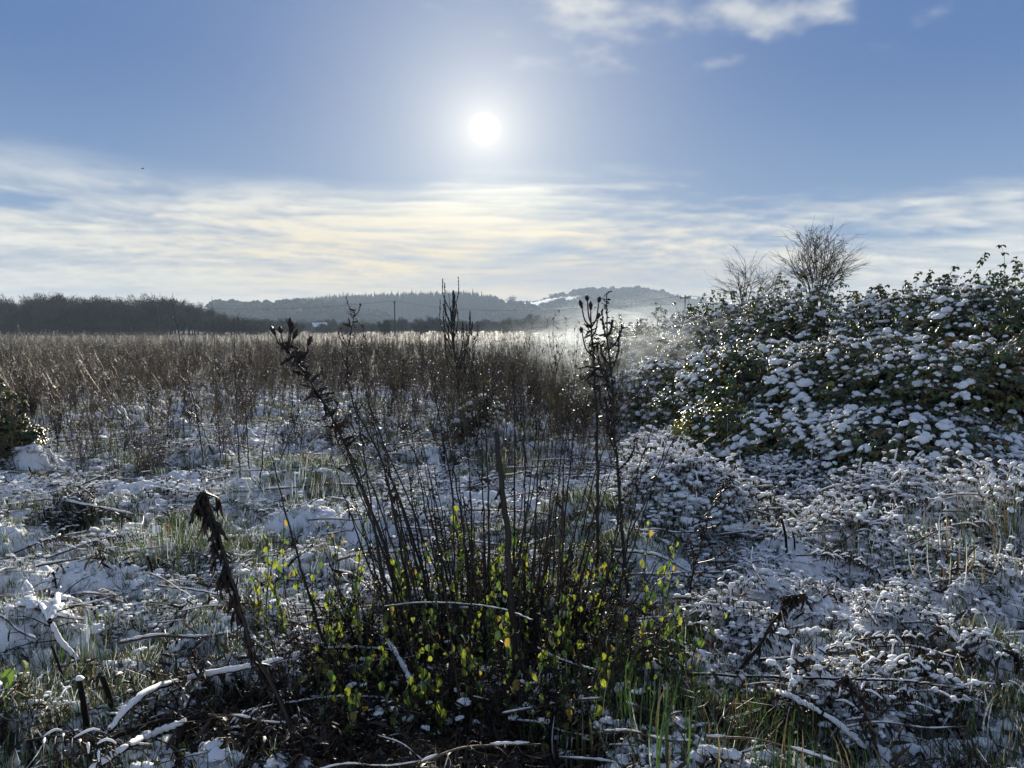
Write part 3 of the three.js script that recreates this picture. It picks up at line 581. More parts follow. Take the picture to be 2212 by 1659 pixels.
// ---------------------------------------------------------------- snow-laden litter, frosted grass, lumps of snow
{
  const r = rng(505);
  // stems lying on their sides, each with a ridge of snow along its top
  const kinds = [];
  for (let k = 0; k < 7; k++) {
    const L = 0.35 + 0.5 * r(), st = new MB(), sn = new MB(), pts = curve([V(-L / 2, 0.01 * r(), 0), V(-L / 6, 0.05 * (r() - 0.2), 0.06 * (r() - 0.5)), V(L / 6, 0.05 * (r() - 0.2), 0.06 * (r() - 0.5)), V(L / 2, 0.02 * r(), 0.04 * (r() - 0.5))], 30), rad = 0.0035 + 0.004 * r();
    st.tube(pts, rad, rad * 0.5, 5, vary(k % 3 ? BR : TAN, r), BR);
    for (let j = 0; j < 5; j++) { const q = pts[4 + (r() * 24) | 0], a = r() * 6.28; st.tube(curve([q, V(q.x + 0.06 * (r() - 0.3), q.y + 0.04 * (r() - 0.3), q.z + 0.08 * Math.sin(a)), V(q.x + 0.15 * (r() - 0.2), q.y + 0.07 * (r() - 0.4), q.z + 0.13 * Math.sin(a))], 4), rad * 0.5, rad * 0.25, 3, BR); }
    let from = 0; while (from < 29) {
      const n = 5 + (r() * 14) | 0, seg = pts.slice(from, Math.min(31, from + n)).map((p) => V(p.x, p.y + rad * 0.9 + 0.004, p.z)); from += n + ((r() * 2) | 0);
      if (seg.length > 2 && r() < 0.6) { const amp = 0.002 + 0.003 * r() * r() + rad * 0.4, ph = r() * 9; sn.tube(seg, (t) => amp * Math.sqrt(Math.max(0.02, Math.sin(Math.PI * t))) * (1 + 0.3 * Math.sin(t * 23 + ph) + 0.25 * Math.sin(t * 51 + ph * 3)), 0, 7, SNOW); }
    }
    kinds.push([st.geo(), sn.geo()]);
  }
  const lists = kinds.map(() => []);
  for (let k = 0; k < 1500; k++) {
    const d = 2.3 + 14.5 * r() ** 1.25, a = (r() - 0.5) * 1.5, x = Math.tan(a) * d, z = -d, dk = darkness(x, z);
    if (Math.abs(x) > d * 0.85) continue;
    const up = -0.015 + 0.045 * r() + (r() < 0.25 ? 0.16 * r() : 0);
    lists[(r() * 7) | 0].push([V(x, H(x, z) + up * (dk > 0.4 ? 1.6 : 1), z), [(r() - 0.5) * 0.5, (r() - 0.5) * (r() < 0.75 ? 1.1 : 3), (r() - 0.5) * 0.35], (0.5 + 0.75 * r()) * (0.65 + 0.35 * smooth(2.5, 6, d)), 0.6 + 0.5 * r()]);
  }
  const g = new THREE.Group(); g.name = numbered('plant_litter'); scene.add(g); tag(stuff(g), 'dead stems lying flat over the ground with ridges of snow', 'plant litter');
  kinds.forEach((q, k) => { stuff(copies('lying_stems', q[0], M.stem, lists[k], g)); stuff(copies('snow_ridges', q[1], M.snow, lists[k], g, false)); });

  // tufts of short grass, frosted at the tips
  const tufts = [], FROST = [0.55, 0.6, 0.6], GREEN = [0.05, 0.085, 0.022], STRAW = [0.2, 0.16, 0.08];
  for (let k = 0; k < 6; k++) {
    const mb = new MB(), n = 16 + (r() * 12) | 0;
    for (let j = 0; j < n; j++) { const a = r() * 6.28, q = 0.05 * Math.sqrt(r()), lean = 0.5 + 0.8 * r(); mb.blade(V(Math.cos(a) * q, -0.01, Math.sin(a) * q), V(Math.cos(a + r() - 0.5) * lean, 1, Math.sin(a + r() - 0.5) * lean), V(Math.cos(a), 0.3, Math.sin(a)), 0.06 + 0.13 * r(), 0.006, 0.6 + 1.2 * r(), r() < [0.3, 0.5, 0.12, 0.25, 0.4, 0.05][k] ? vary(FROST, r) : vary(r() < 0.75 ? GREEN : STRAW, r), 3); }
    tufts.push(mb.geo());
  }
  const TL = tufts.map(() => []);
  for (let k = 0; k < 60000; k++) {
    const d = 2.3 + 15 * r() ** 1.35, x = (r() - 0.5) * 1.7 * d, z = -d, s = groundAt(x, z);
    const patch = noise(x * 0.8 + 20, z * 0.8); if (r() > (0.5 + 0.6 * patch - 0.22 * s[1]) * (0.35 + 0.65 * smooth(2.4, 4.8, d))) continue;
    TL[(r() * 6) | 0].push([V(x, s[0] - 0.01, z), [(r() - 0.5) * 0.5, r() * 6.28, (r() - 0.5) * 0.5], 0.3 + 0.35 * r() + 0.35 * Math.max(0, patch) + 0.02 * d, 0.7 + 0.6 * r()]);
  }
  const g2 = new THREE.Group(); g2.name = numbered('frosted_grass'); scene.add(g2); tag(stuff(g2), 'short frosted grass poking through the snow', 'grass');
  tufts.forEach((q, k) => stuff(copies('grass_tufts', q, M.grass, TL[k], g2)));

  // dark crumpled leaves and twiglets in the gaps
  const crumbs = [];
  for (let k = 0; k < 4; k++) { const mb = new MB(); for (let j = 0; j < 14; j++) { const p = V(0.12 * (r() - 0.5), 0.05 * r(), 0.12 * (r() - 0.5)); if (j % 3) mb.leaf(p, rdir(r), rdir(r, 1), 0.05 + 0.05 * r(), 0.025, { rows: 3, curl: 2 * r(), shape: SHAPES.withered }, vary([DK, BR, RED, BR][j % 4], r, 0.8)); else mb.tube([p, V(p.x + 0.16 * (r() - 0.5), p.y + 0.07 * r(), p.z + 0.16 * (r() - 0.5))], 0.002, 0.001, 3, BR); } crumbs.push(mb.geo()); }
  const CL = crumbs.map(() => []);
  for (let k = 0; k < 16000; k++) {
    const d = 2.3 + 12 * r() ** 1.4, x = (r() - 0.5) * 1.7 * d, z = -d, s = groundAt(x, z), dk = darkness(x, z);
    if (r() > 0.06 + 0.45 * (1 - s[1]) + 0.5 * Math.max(0, dk)) continue;
    CL[(r() * 4) | 0].push([V(x, s[0] + 0.07 * r() * (dk > 0.4 ? 2 : 0.6), z), [r() - 0.5, r() * 6.28, r() - 0.5], 0.6 + 0.6 * r(), 0.25 + 0.5 * r()]);
  }
  const g3 = new THREE.Group(); g3.name = numbered('leaf_litter'); scene.add(g3); tag(stuff(g3), 'dark crumpled leaves and twigs in the gaps of the snow', 'plant litter');
  crumbs.forEach((q, k) => stuff(copies('dead_leaves', q, M.dead, CL[k], g3)));

  // pillows of snow held up by the plants
  const lumps = []; for (let k = 0; k < 6; k++) { const mb = new MB(); for (let j = 0; j < 3 + k % 3; j++) mb.blob(V(0.5 * (r() - 0.5) * 2, 0.15 * r(), 0.4 * (r() - 0.5) * 2), 0.45 + 0.35 * r(), 0.26 + 0.14 * r(), 0.4 + 0.3 * r(), r, SNOW, 2, 0.35, 0.45); lumps.push(mb.geo()); }
  const LL = lumps.map(() => []);
  for (let k = 0; k < 9000; k++) {
    const d = 2.3 + 14 * r() ** 1.3, x = (r() - 0.5) * 1.7 * d, z = -d, s = groundAt(x, z), dk = darkness(x, z);
    if (r() > 0.75 - 0.5 * dk || noise(x * 1.6 + 60, z * 2.2) < -0.1) continue;
    LL[(r() * 6) | 0].push([V(x, s[0] + 0.01 + (dk > 0.4 ? 0.1 * r() : 0.02 * r()), z), [(r() - 0.5) * 0.4, r() * 6.28, (r() - 0.5) * 0.4], (0.018 + 0.04 * r() * r()) * (1 + d * 0.03), 1]);
  }
  const g4 = new THREE.Group(); g4.name = numbered('snow_lumps'); scene.add(g4); tag(stuff(g4), 'small pillows of snow resting on the flattened plants', 'snow');
  lumps.forEach((q, k) => stuff(copies('snow_lump', q, M.snow, LL[k], g4, false)));
  console.log('litter', lists.map((l) => l.length).join(), TL.map((l) => l.length).join(), CL.map((l) => l.length).join(), LL.map((l) => l.length).join());
}

// ---------------------------------------------------------------- brambles under snow on the right
const LEAFG = [], CAPG = [];
{
  const r = rng(606);
  for (let k = 0; k < 5; k++) {          // a leaf of three (or five) toothed leaflets, length about 1
    const mb = new MB(), col = [0.026 + 0.014 * r(), 0.05 + 0.022 * r(), 0.014];
    const dirs = [[0, 1], [-0.85, 0.35], [0.85, 0.35]];
    mb.tube([V(0, 0.0, -0.45), V(0, 0.04, -0.2), V(0, 0, 0)], 0.018, 0.014, 3, [0.05, 0.03, 0.02]);
    for (const [dx, dz] of dirs) mb.leaf(V(dx * 0.06, 0, dz * 0.05), V(dx, 0.12 - 0.2 * r(), dz), V(0.25 * (r() - 0.5), 1, 0.2 * (r() - 0.5)), 0.62 + 0.12 * r(), 0.5, { rows: 5, curl: 0.7 + 0.5 * r(), fold: 0.28, jag: 0.08 }, col.map((c) => c * (0.85 + 0.3 * r())));
    LEAFG.push(mb.geo());
  }
  for (let k = 0; k < 5; k++) {
    const mb = new MB();
    for (let j = 0; j < 2 + k % 3; j++) mb.blob(V(0.4 * (r() - 0.5), 0.1 + 0.1 * r(), 0.1 + 0.5 * (r() - 0.5)), 0.26 + 0.16 * r(), 0.2 + 0.14 * r(), 0.26 + 0.16 * r(), r, SNOW, 2, 0.35, 0.5);
    CAPG.push(mb.geo());
  }
}
const EL = (n, out, r, tilt = 0.9) => {      // euler that lays a leaf so that its tip points out and down and its face looks up and out
  const yaw = Math.atan2(out.x, out.z) + (r() - 0.5) * 1.6; return [tilt * (0.25 + 0.75 * r()) * (1 - 0.7 * n), yaw, (r() - 0.5) * 0.7];
};
function bramble(label, c, rx, rz, h, o) {
  const r = rng(o.seed), t = thing('bramble_bush', label, 'bramble bush', null, c), leaves = [], caps = [], inner = [];
  const q = o.seed * 3.7;
  const surf = (a, e, f) => {               // azimuth, elevation 0..1 of the dome, depth factor
    const ce = Math.cos(e * 1.5708), se = Math.sin(e * 1.5708), lump = 1 + 0.22 * noise(a * 1.3 + q, e * 3) + 0.12 * noise(a * 4 + q, e * 8 + 5);
    return V(Math.cos(a) * ce ** 0.8 * rx * lump * f, Math.max(0.02, se ** 0.9 * h * (1 + 0.16 * noise(a * 1.9 + q, e * 2 + 8) + 0.07 * noise(a * 6, e * 9 + q)) * (0.4 + 0.6 * f)), Math.sin(a) * ce ** 0.8 * rz * lump * f);
  };
  for (let k = 0; k < o.n * 1.35; k++) {
    const a = r() * 6.2832, e = Math.asin(r()) / 1.5708 * 0.98, f = 1.03 - 0.3 * r() * r(), p = surf(a, e, f);
    p.x += 0.05 * (r() - 0.5); p.y += 0.09 * (r() - 0.3); p.z += 0.05 * (r() - 0.5);
    const s = (0.05 + 0.045 * r()) * o.size, eu = EL(e, V(p.x, 0, p.z), r), kind = (r() * 5) | 0, outer = f > 0.9;
    const yel = r() < 1.4 * o.yellow * (0.3 + 1.8 * smooth(-0.1, 0.5, noise(p.x * 2.2 + q, p.y * 2.2 + p.z))), b = yel ? [7, 4.2, 1.2] : r() < o.brown + 0.06 ? [3.4, 1.3, 0.9] : r() < 0.3 ? [2.3, 1.5, 1.1] : 0.6 + 0.9 * r();
    leaves.push([p, eu, s, b, kind, outer]);
    const sn = -0.02 + o.snow * 0.75 + 0.85 * noise(p.x * 1.5 + q, p.z * 1.5 + p.y * 1.9) + 0.45 * noise(p.x * 4.5 + q, p.z * 4.5 + p.y * 5) + 0.1 * (e - 0.4);
    if (outer && !yel && r() < sn) caps.push([V(p.x, p.y + 0.006, p.z), [eu[0] * 0.75, eu[1], eu[2] * 0.8], s * (0.62 + 1.15 * r() * r() + (sn > 0.85 ? 0.55 * r() : 0)), 1, (r() * 5) | 0]);
  }
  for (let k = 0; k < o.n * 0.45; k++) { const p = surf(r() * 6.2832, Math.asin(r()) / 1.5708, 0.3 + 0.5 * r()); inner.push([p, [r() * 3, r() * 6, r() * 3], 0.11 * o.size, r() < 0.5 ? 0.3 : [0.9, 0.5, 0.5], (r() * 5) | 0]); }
  // arching canes
  const cane = new MB();
  for (let k = 0; k < o.canes; k++) {
    const a = r() * 6.28, e0 = 0.2 + 0.7 * r(), p1 = surf(a, e0, 0.95), p2 = surf(a + 0.5 * (r() - 0.5), Math.max(0, e0 - 0.5 * r()), 1.04), p0 = V(p1.x * 0.3, 0, p1.z * 0.3);
    const pts = curve([p0, V((p0.x + p1.x) / 2, p1.y * 0.65, (p0.z + p1.z) / 2), p1, p2], 10); cane.tube(pts, 0.006, 0.002, 4, vary(k % 2 ? [0.05, 0.022, 0.018] : [0.03, 0.032, 0.016], r));
  }
  // shoots that stand out of the outline
  for (let k = 0; k < o.shoots; k++) {
    const a = r() * 6.28, p = surf(a, 0.6 + 0.4 * r(), 1), d = V((r() - 0.5) * 0.9, 0.9, (r() - 0.5) * 0.9).normalize(), L = 0.15 + 0.4 * r(), pts = curve([p, V().copy(p).addScaledVector(d, L * 0.6), V().copy(p).addScaledVector(d, L).add(V(0.08 * (r() - 0.5), -0.04, 0))], 6);
    cane.tube(pts, 0.004, 0.0015, 4, [0.04, 0.03, 0.02]);
    for (let j = 2; j < pts.length; j++) if (r() < 0.8) leaves.push([V().copy(pts[j]), EL(0.6, V(r() - 0.5, 0, r() - 0.5), r), 0.07 + 0.035 * r(), r() < 0.2 ? [4, 3, 1.3] : 0.7 + 0.6 * r(), (r() * 5) | 0, true]);
  }
  stuff(cane.build('canes', M.stem, t));
  const wp = (p) => Math.hypot(p.x + c.x, p.y + c.y - EYE, p.z + c.z);
  const spread = (list, n, name, geos, m, plain) => {
    const ranked = list.map((l, k) => [l, wp(l[0]) - (l[5] === false ? -9 : 0) + (l[0].z < -0.2 * rz ? 5 : 0)]).sort((a, b) => a[1] - b[1]);
    ranked.slice(0, n).forEach(([l]) => {
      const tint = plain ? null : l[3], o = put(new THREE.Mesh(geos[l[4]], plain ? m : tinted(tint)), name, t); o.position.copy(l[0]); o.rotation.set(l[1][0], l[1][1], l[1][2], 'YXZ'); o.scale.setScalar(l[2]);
    });
    const rest = geos.map(() => []); ranked.slice(n).forEach(([l]) => rest[l[4]].push(l));
    const all = new THREE.Group(); all.name = plain ? 'snow' : 'foliage'; stuff(all); t.add(all);
    rest.forEach((l, k) => l.length && stuff(copies(name, geos[k], m, l, all, !plain)));
  };
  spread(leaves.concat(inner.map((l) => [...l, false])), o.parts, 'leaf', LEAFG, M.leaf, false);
  spread(caps, (o.parts * 0.6) | 0, 'snow_cap', CAPG, M.snow, true);
  return t;
}
const TINTS = new Map();
function tinted(b) {                            // a few shared tones of leaf
  const k = Array.isArray(b) ? (b[0] > 3.9 ? 'y' : b[0] > 3 ? 'b' : 'o') : (b * 3 | 0);
  if (!TINTS.has(k)) { const m = M.leaf.clone(); if (k === 'y') { m.color.setRGB(7, 4.2, 1.2); m.transmission = 0.5; } else if (k === 'b') m.color.setRGB(3.4, 1.3, 0.9); else if (k === 'o') m.color.setRGB(2.3, 1.5, 1.1); else m.color.setScalar((k + 0.5) / 3); TINTS.set(k, m); }
  return TINTS.get(k);
}
const bushAt = (px, depth) => { const p = at(px, 712, depth); p.y = H(p.x, p.z) - 0.05; return p; };
const hTo = (py, depth, c) => at(CX, py, depth).y - c.y;
for (const [px, py, depth, rx, rz, label, o] of [
  [2170, 612, 9.6, 1.45, 1.3, 'tall dark bramble bush at the right edge, highest of the brambles', { n: 3600, snow: 0.42, yellow: 0.05, brown: 0.03, canes: 110, shoots: 20, size: 1, parts: 300 }],
  [1985, 634, 10.6, 1.25, 1.3, 'snowy bramble bush just left of the highest bramble', { n: 3000, snow: 0.55, yellow: 0.06, brown: 0.03, canes: 50, shoots: 14, size: 1, parts: 260 }],
  [1745, 636, 12.6, 1.5, 1.4, 'bramble crest below the taller bare shrub', { n: 3200, snow: 0.42, yellow: 0.08, brown: 0.06, canes: 60, shoots: 20, size: 1, parts: 200 }],
  [1570, 668, 14.8, 1.35, 1.4, 'misty bramble bush below the thinner bare shrub', { n: 2600, snow: 0.5, yellow: 0.08, brown: 0.05, canes: 50, shoots: 22, size: 1.05, parts: 120 }],
  [1420, 705, 17.5, 1.6, 1.5, 'hazy bramble mound at the far left end of the brambles', { n: 2400, snow: 0.45, yellow: 0.1, brown: 0.12, canes: 60, shoots: 26, size: 1.1, parts: 80 }],
  [1345, 745, 15.5, 1.0, 1.1, 'low brown twiggy bramble trailing off towards the tall pair of stalks', { n: 1000, snow: 0.3, yellow: 0.15, brown: 0.25, canes: 110, shoots: 26, size: 0.95, parts: 60 }],
  [1290, 800, 13.5, 0.7, 0.8, 'lowest straggling end of the brambles behind the tall pair of stalks', { n: 500, snow: 0.35, yellow: 0.12, brown: 0.2, canes: 90, shoots: 20, size: 0.9, parts: 60 }],
  [1640, 752, 10.4, 1.2, 1.4, 'snow-capped bramble in front of the crest with yellow leaves', { n: 2600, snow: 0.5, yellow: 0.14, brown: 0.05, canes: 50, shoots: 10, size: 1, parts: 260 }],
  [1440, 785, 12.4, 1.05, 1.4, 'bramble under thick snow next to the pair of tall stalks', { n: 1900, snow: 0.75, yellow: 0.06, brown: 0.05, canes: 40, shoots: 8, size: 1.05, parts: 200 }],
  [1850, 740, 9.2, 1.2, 1.45, 'low bramble covered in packed snow at the middle of the slope', { n: 2600, snow: 0.75, yellow: 0.06, brown: 0.05, canes: 40, shoots: 6, size: 1, parts: 300 }],
  [2060, 745, 8.3, 1.15, 1.4, 'snowy bramble below the tall right-hand bush', { n: 2400, snow: 0.68, yellow: 0.08, brown: 0.06, canes: 40, shoots: 6, size: 1, parts: 300 }],
  [2235, 735, 7.6, 0.75, 0.8, 'brownish bramble with few snow caps cut by the right edge', { n: 1500, snow: 0.25, yellow: 0.1, brown: 0.3, canes: 40, shoots: 6, size: 1, parts: 200 }],
  [1570, 880, 8.6, 0.65, 0.6, 'small yellow-green bramble low on the slope beside the grassy hump', { n: 900, snow: 0.3, yellow: 0.5, brown: 0.05, canes: 30, shoots: 10, size: 0.9, parts: 220 }],
  [1745, 890, 8.2, 0.9, 1.1, 'low snowed-under bramble at the foot of the slope', { n: 1300, snow: 0.72, yellow: 0.1, brown: 0.1, canes: 40, shoots: 4, size: 0.95, parts: 220 }],
  [1950, 905, 7.3, 1.0, 1.1, 'flat bramble patch buried by snow at the foot of the right slope', { n: 1300, snow: 0.85, yellow: 0.03, brown: 0.05, canes: 40, shoots: 3, size: 0.95, parts: 220 }],
  [1038, 858, 10.6, 0.42, 0.3, 'small isolated bramble with big snow caps left of the tall stalks', { lift: 0.0, n: 170, snow: 0.55, yellow: 0.02, brown: 0.02, canes: 14, shoots: 1, size: 1.2, parts: 120 }],
  [-5, 905, 8.0, 0.4, 0.4, 'dark green bramble at the left edge', { n: 900, snow: -1, yellow: 0.1, brown: 0.1, canes: 40, shoots: 10, size: 0.85, parts: 220 }],
]) { const c = bushAt(px, depth); if (o.lift) c.y += o.lift; o.seed = px | 0; bramble(label, c, rx, rz, hTo(py, depth, c), o); }

// two bare shrubs standing out of the brambles
function shrub(px, basePy, topPy, depth, wide, n, leafy, seed, label) {
  const r = rng(seed), b = at(px, basePy, depth), t = thing('bare_shrub', label, 'shrub', null, b), h = at(CX, topPy, depth).y - b.y, lf = [];
  for (let k = 0; k < n; k++) {
    const mb = new MB(), a = r() * 6.28, q = Math.sqrt(r()), out = wide * q, hh = h * (1 - 0.55 * q * q) * (0.75 + 0.3 * r()), e = V(Math.cos(a) * out, hh, Math.sin(a) * out * 0.8);
    const kx = () => 0.12 * wide * (r() - 0.5), m = V(e.x * 0.5 + kx(), hh * 0.45, e.z * 0.5 + kx()), m2 = V(e.x * 0.8 + kx(), hh * 0.75, e.z * 0.8 + kx()), pts = curve([V(0.5 * wide * (r() - 0.5), -0.6, 0.5 * wide * (r() - 0.5)), m, m2, e], 10); mb.tube(pts, 0.011, 0.0025, 5, vary(DK, r), vary(DK, r));
    for (let j = 0; j < 13; j++) {
      const p = pts[3 + (r() * 7) | 0], d = V(e.x * 0.7 + (r() - 0.5) * 1.8, hh * (0.35 + 0.6 * r()), e.z * 0.7 + (r() - 0.5) * 1.8).normalize(), L = 0.2 + 0.38 * r(), p2 = V().copy(p).addScaledVector(d, L), pm = V().lerpVectors(p, p2, 0.5).add(V(0.04 * (r() - 0.5), 0.02, 0)); mb.tube([p, pm, p2], 0.0045, 0.0016, 3, vary(DK, r));
      for (let i = 0; i < 3; i++) { const d2 = V().copy(d).add(rdir(r).multiplyScalar(0.6)).normalize(), s = V().lerpVectors(p, p2, 0.4 + 0.6 * r()); mb.tube([s, V().copy(s).addScaledVector(d2, 0.08 + 0.18 * r())], 0.0022, 0.001, 3, vary(DK, r)); if (r() < leafy * (s.y > h * 0.55 ? 1.6 : 0.7)) lf.push(s); }
    }
    mb.build('stem', M.wood, t);
  }
  for (const p of lf.slice(0, 280)) { const m = put(new THREE.Mesh(HANG[(r() * HANG.length) | 0], M.dead), 'leaf', t); m.position.copy(p); m.rotation.set(r() * 2, r() * 6, r() * 2); m.scale.setScalar(0.045 + 0.03 * r()); }
}
// withered leaves of length 1, hanging from their stalk
const HANG = [];
{ const r = rng(99); for (let k = 0; k < 8; k++) HANG.push(new MB().leaf(V(0, 0, 0), V(0.25 * (r() - 0.5), -1, 0.25 * (r() - 0.5)), V(r() - 0.5, 0.2, 1), 1, 0.24, { rows: 6, curl: 1.6 * (r() - 0.3), fold: 0.6 + 0.5 * r(), twist: 2 * (r() - 0.5), shape: k % 2 ? SHAPES.withered : SHAPES.lance }, [[0.009, 0.007, 0.006], [0.015, 0.01, 0.007], [0.034, 0.013, 0.007], [0.011, 0.008, 0.007]][k % 4]).geo()); }
shrub(1765, 655, 492, 14.2, 0.6, 24, 0.32, 71, 'taller dense bare shrub with a few leaves left on its top twigs');
shrub(1608, 675, 556, 15.6, 0.66, 12, 0.06, 72, 'thinner leafless shrub left of the taller bare shrub');

// ---------------------------------------------------------------- the single plants of the foreground
const lerpPts = (a, t) => { const q = t * (a.length - 1), i = Math.min(a.length - 2, q | 0); return V().lerpVectors(a[i], a[i + 1], q - i); };
function trace(px, lean = 0, depth) {          // picture points, the first on the ground, to a stem leaning `lean` metres away from the camera at its tip
  const b = gpt(px[0][0], px[0][1]), d0 = depth ?? -b.z;
  return px.map((q, k) => k || depth ? at(q[0], q[1], d0 + lean * k / (px.length - 1)) : b);
}
function budGeo(seed, long = 1) { const mb = new MB(), r = rng(seed); mb.blob(V(0, 0.48, 0), 0.22, 0.5 * long, 0.22, r, [0.016, 0.013, 0.012], 1, 0.25); for (let k = 0; k < 6; k++) { const a = k * 1.05; mb.leaf(V(Math.cos(a) * 0.16, 0.05, Math.sin(a) * 0.16), V(Math.cos(a) * 0.16, 1, Math.sin(a) * 0.3), V(Math.cos(a), 0, Math.sin(a)), 0.95, 0.22, { rows: 2, curl: -0.3, shape: SHAPES.lance }, [0.02, 0.016, 0.013]); } return mb.geo(); }
const BUDS = [budGeo(1), budGeo(2, 1.3), budGeo(3)];
function deadPlant(label, pts, o) {
  const r = rng(o.seed), t = thing(o.name ?? 'dead_stalk', label, o.cat ?? 'dead plant', o.group, pts[0]), loc = pts.map((p) => V().subVectors(p, pts[0])), axis = curve(loc, 22), col = o.col ?? DK;
  axis[0].y -= 0.08;
  for (let k = 1; k < axis.length - 1; k++) axis[k].add(rdir(r).multiplyScalar((o.wob ?? 0.006)));
  new MB().tube(axis, o.r0, o.r1, 7, vary(col, r), vary(o.col2 ?? DK, r)).build('stem', o.mat ?? M.stem, t);
  const sites = [];
  for (let k = 0; k < (o.branches ?? 0); k++) {
    const s = o.bt0 + (o.bt1 - o.bt0) * (k + r()) / o.branches, p = lerpPts(axis, s), a = r() * 6.28, L = o.bl * (0.5 + r()) * (1.15 - 0.6 * s), up = o.bup ?? 0.8, d = V(Math.cos(a) * (1 - up * 0.5), up, Math.sin(a) * (1 - up * 0.5)).normalize();
    const e = V().copy(p).addScaledVector(d, L), m = V().lerpVectors(p, e, 0.5).add(V(Math.cos(a) * L * 0.12, (o.bsag ?? -0.03) * L, Math.sin(a) * L * 0.12)), bp = curve([p, m, e], 8), mb = new MB();
    mb.tube(bp, (o.r1 * 1.0 + 0.0008) * (o.cs ?? 1), 0.0008 * (o.cs ?? 1), 4, vary(col, r));
    const tw = o.crumbs ?? 0, cs = o.cs ?? 1; for (let j = 0; j < tw; j++) { const q = lerpPts(bp, 0.15 + 0.85 * r()); mb.blob(V(q.x + 0.008 * (r() - 0.5), q.y + 0.008 * (r() - 0.5), q.z + 0.008 * (r() - 0.5)), 0.0045 * cs, 0.007 * cs, 0.0045 * cs, r, vary(col, r), 0, 0.4); }
    mb.build('branch', o.mat ?? M.stem, t); sites.push(bp);
    if (o.headsOnBranches && r() < o.headsOnBranches) head(e, d);
  }
  function head(p, d) { const m = put(new THREE.Mesh(BUDS[(r() * 3) | 0], M.stem), 'seed_head', t); m.position.copy(p); m.quaternion.setFromUnitVectors(V(0, 1, 0), V().copy(d).normalize()); m.scale.setScalar(o.head ?? 0.04); }
  if (o.tipHead) head(axis[axis.length - 1], V().subVectors(axis[axis.length - 1], axis[axis.length - 3]));
  for (const [px, py, L] of o.heads ?? []) {
    const e = V().subVectors(at(px, py, -pts[pts.length - 1].z), pts[0]); let best = axis[0], bd = 9; for (const q of axis) { const w = Math.abs(q.y - (e.y - L)); if (w < bd) { bd = w; best = q; } }
    new MB().tube(curve([best, V((best.x + e.x * 2) / 3, (best.y * 2 + e.y) / 3, e.z), e], 6), 0.006, 0.0035, 5, col).build('branch', M.stem, t); head(e, V(e.x - best.x, (e.y - best.y) * 1.5, 0));
  }
  const n = o.leaves ?? 0;
  for (let k = 0; k < n; k++) {
    const s = o.t0 + (o.t1 - o.t0) * (k + r()) / n, onB = sites.length && r() < (o.onBranch ?? 0), p = onB ? lerpPts(sites[(r() * sites.length) | 0], r()) : lerpPts(axis, s);
    const m = put(new THREE.Mesh(HANG[(r() * HANG.length) | 0], M.dead), 'withered_leaf', t); m.position.copy(p); m.position.x += 0.006 * (r() - 0.5);
    const f = o.stick ?? 0.25; m.rotation.set((r() - 0.5) * 2 * f * 3, r() * 6.28, (r() - 0.5) * 2 * f * 3); m.scale.set(1, 1, 1).multiplyScalar(o.leaf * (0.5 + 0.8 * r()));
    m.scale.x *= o.fat ?? 1; m.scale.z *= o.fat ?? 1;
  }
  return t;
}
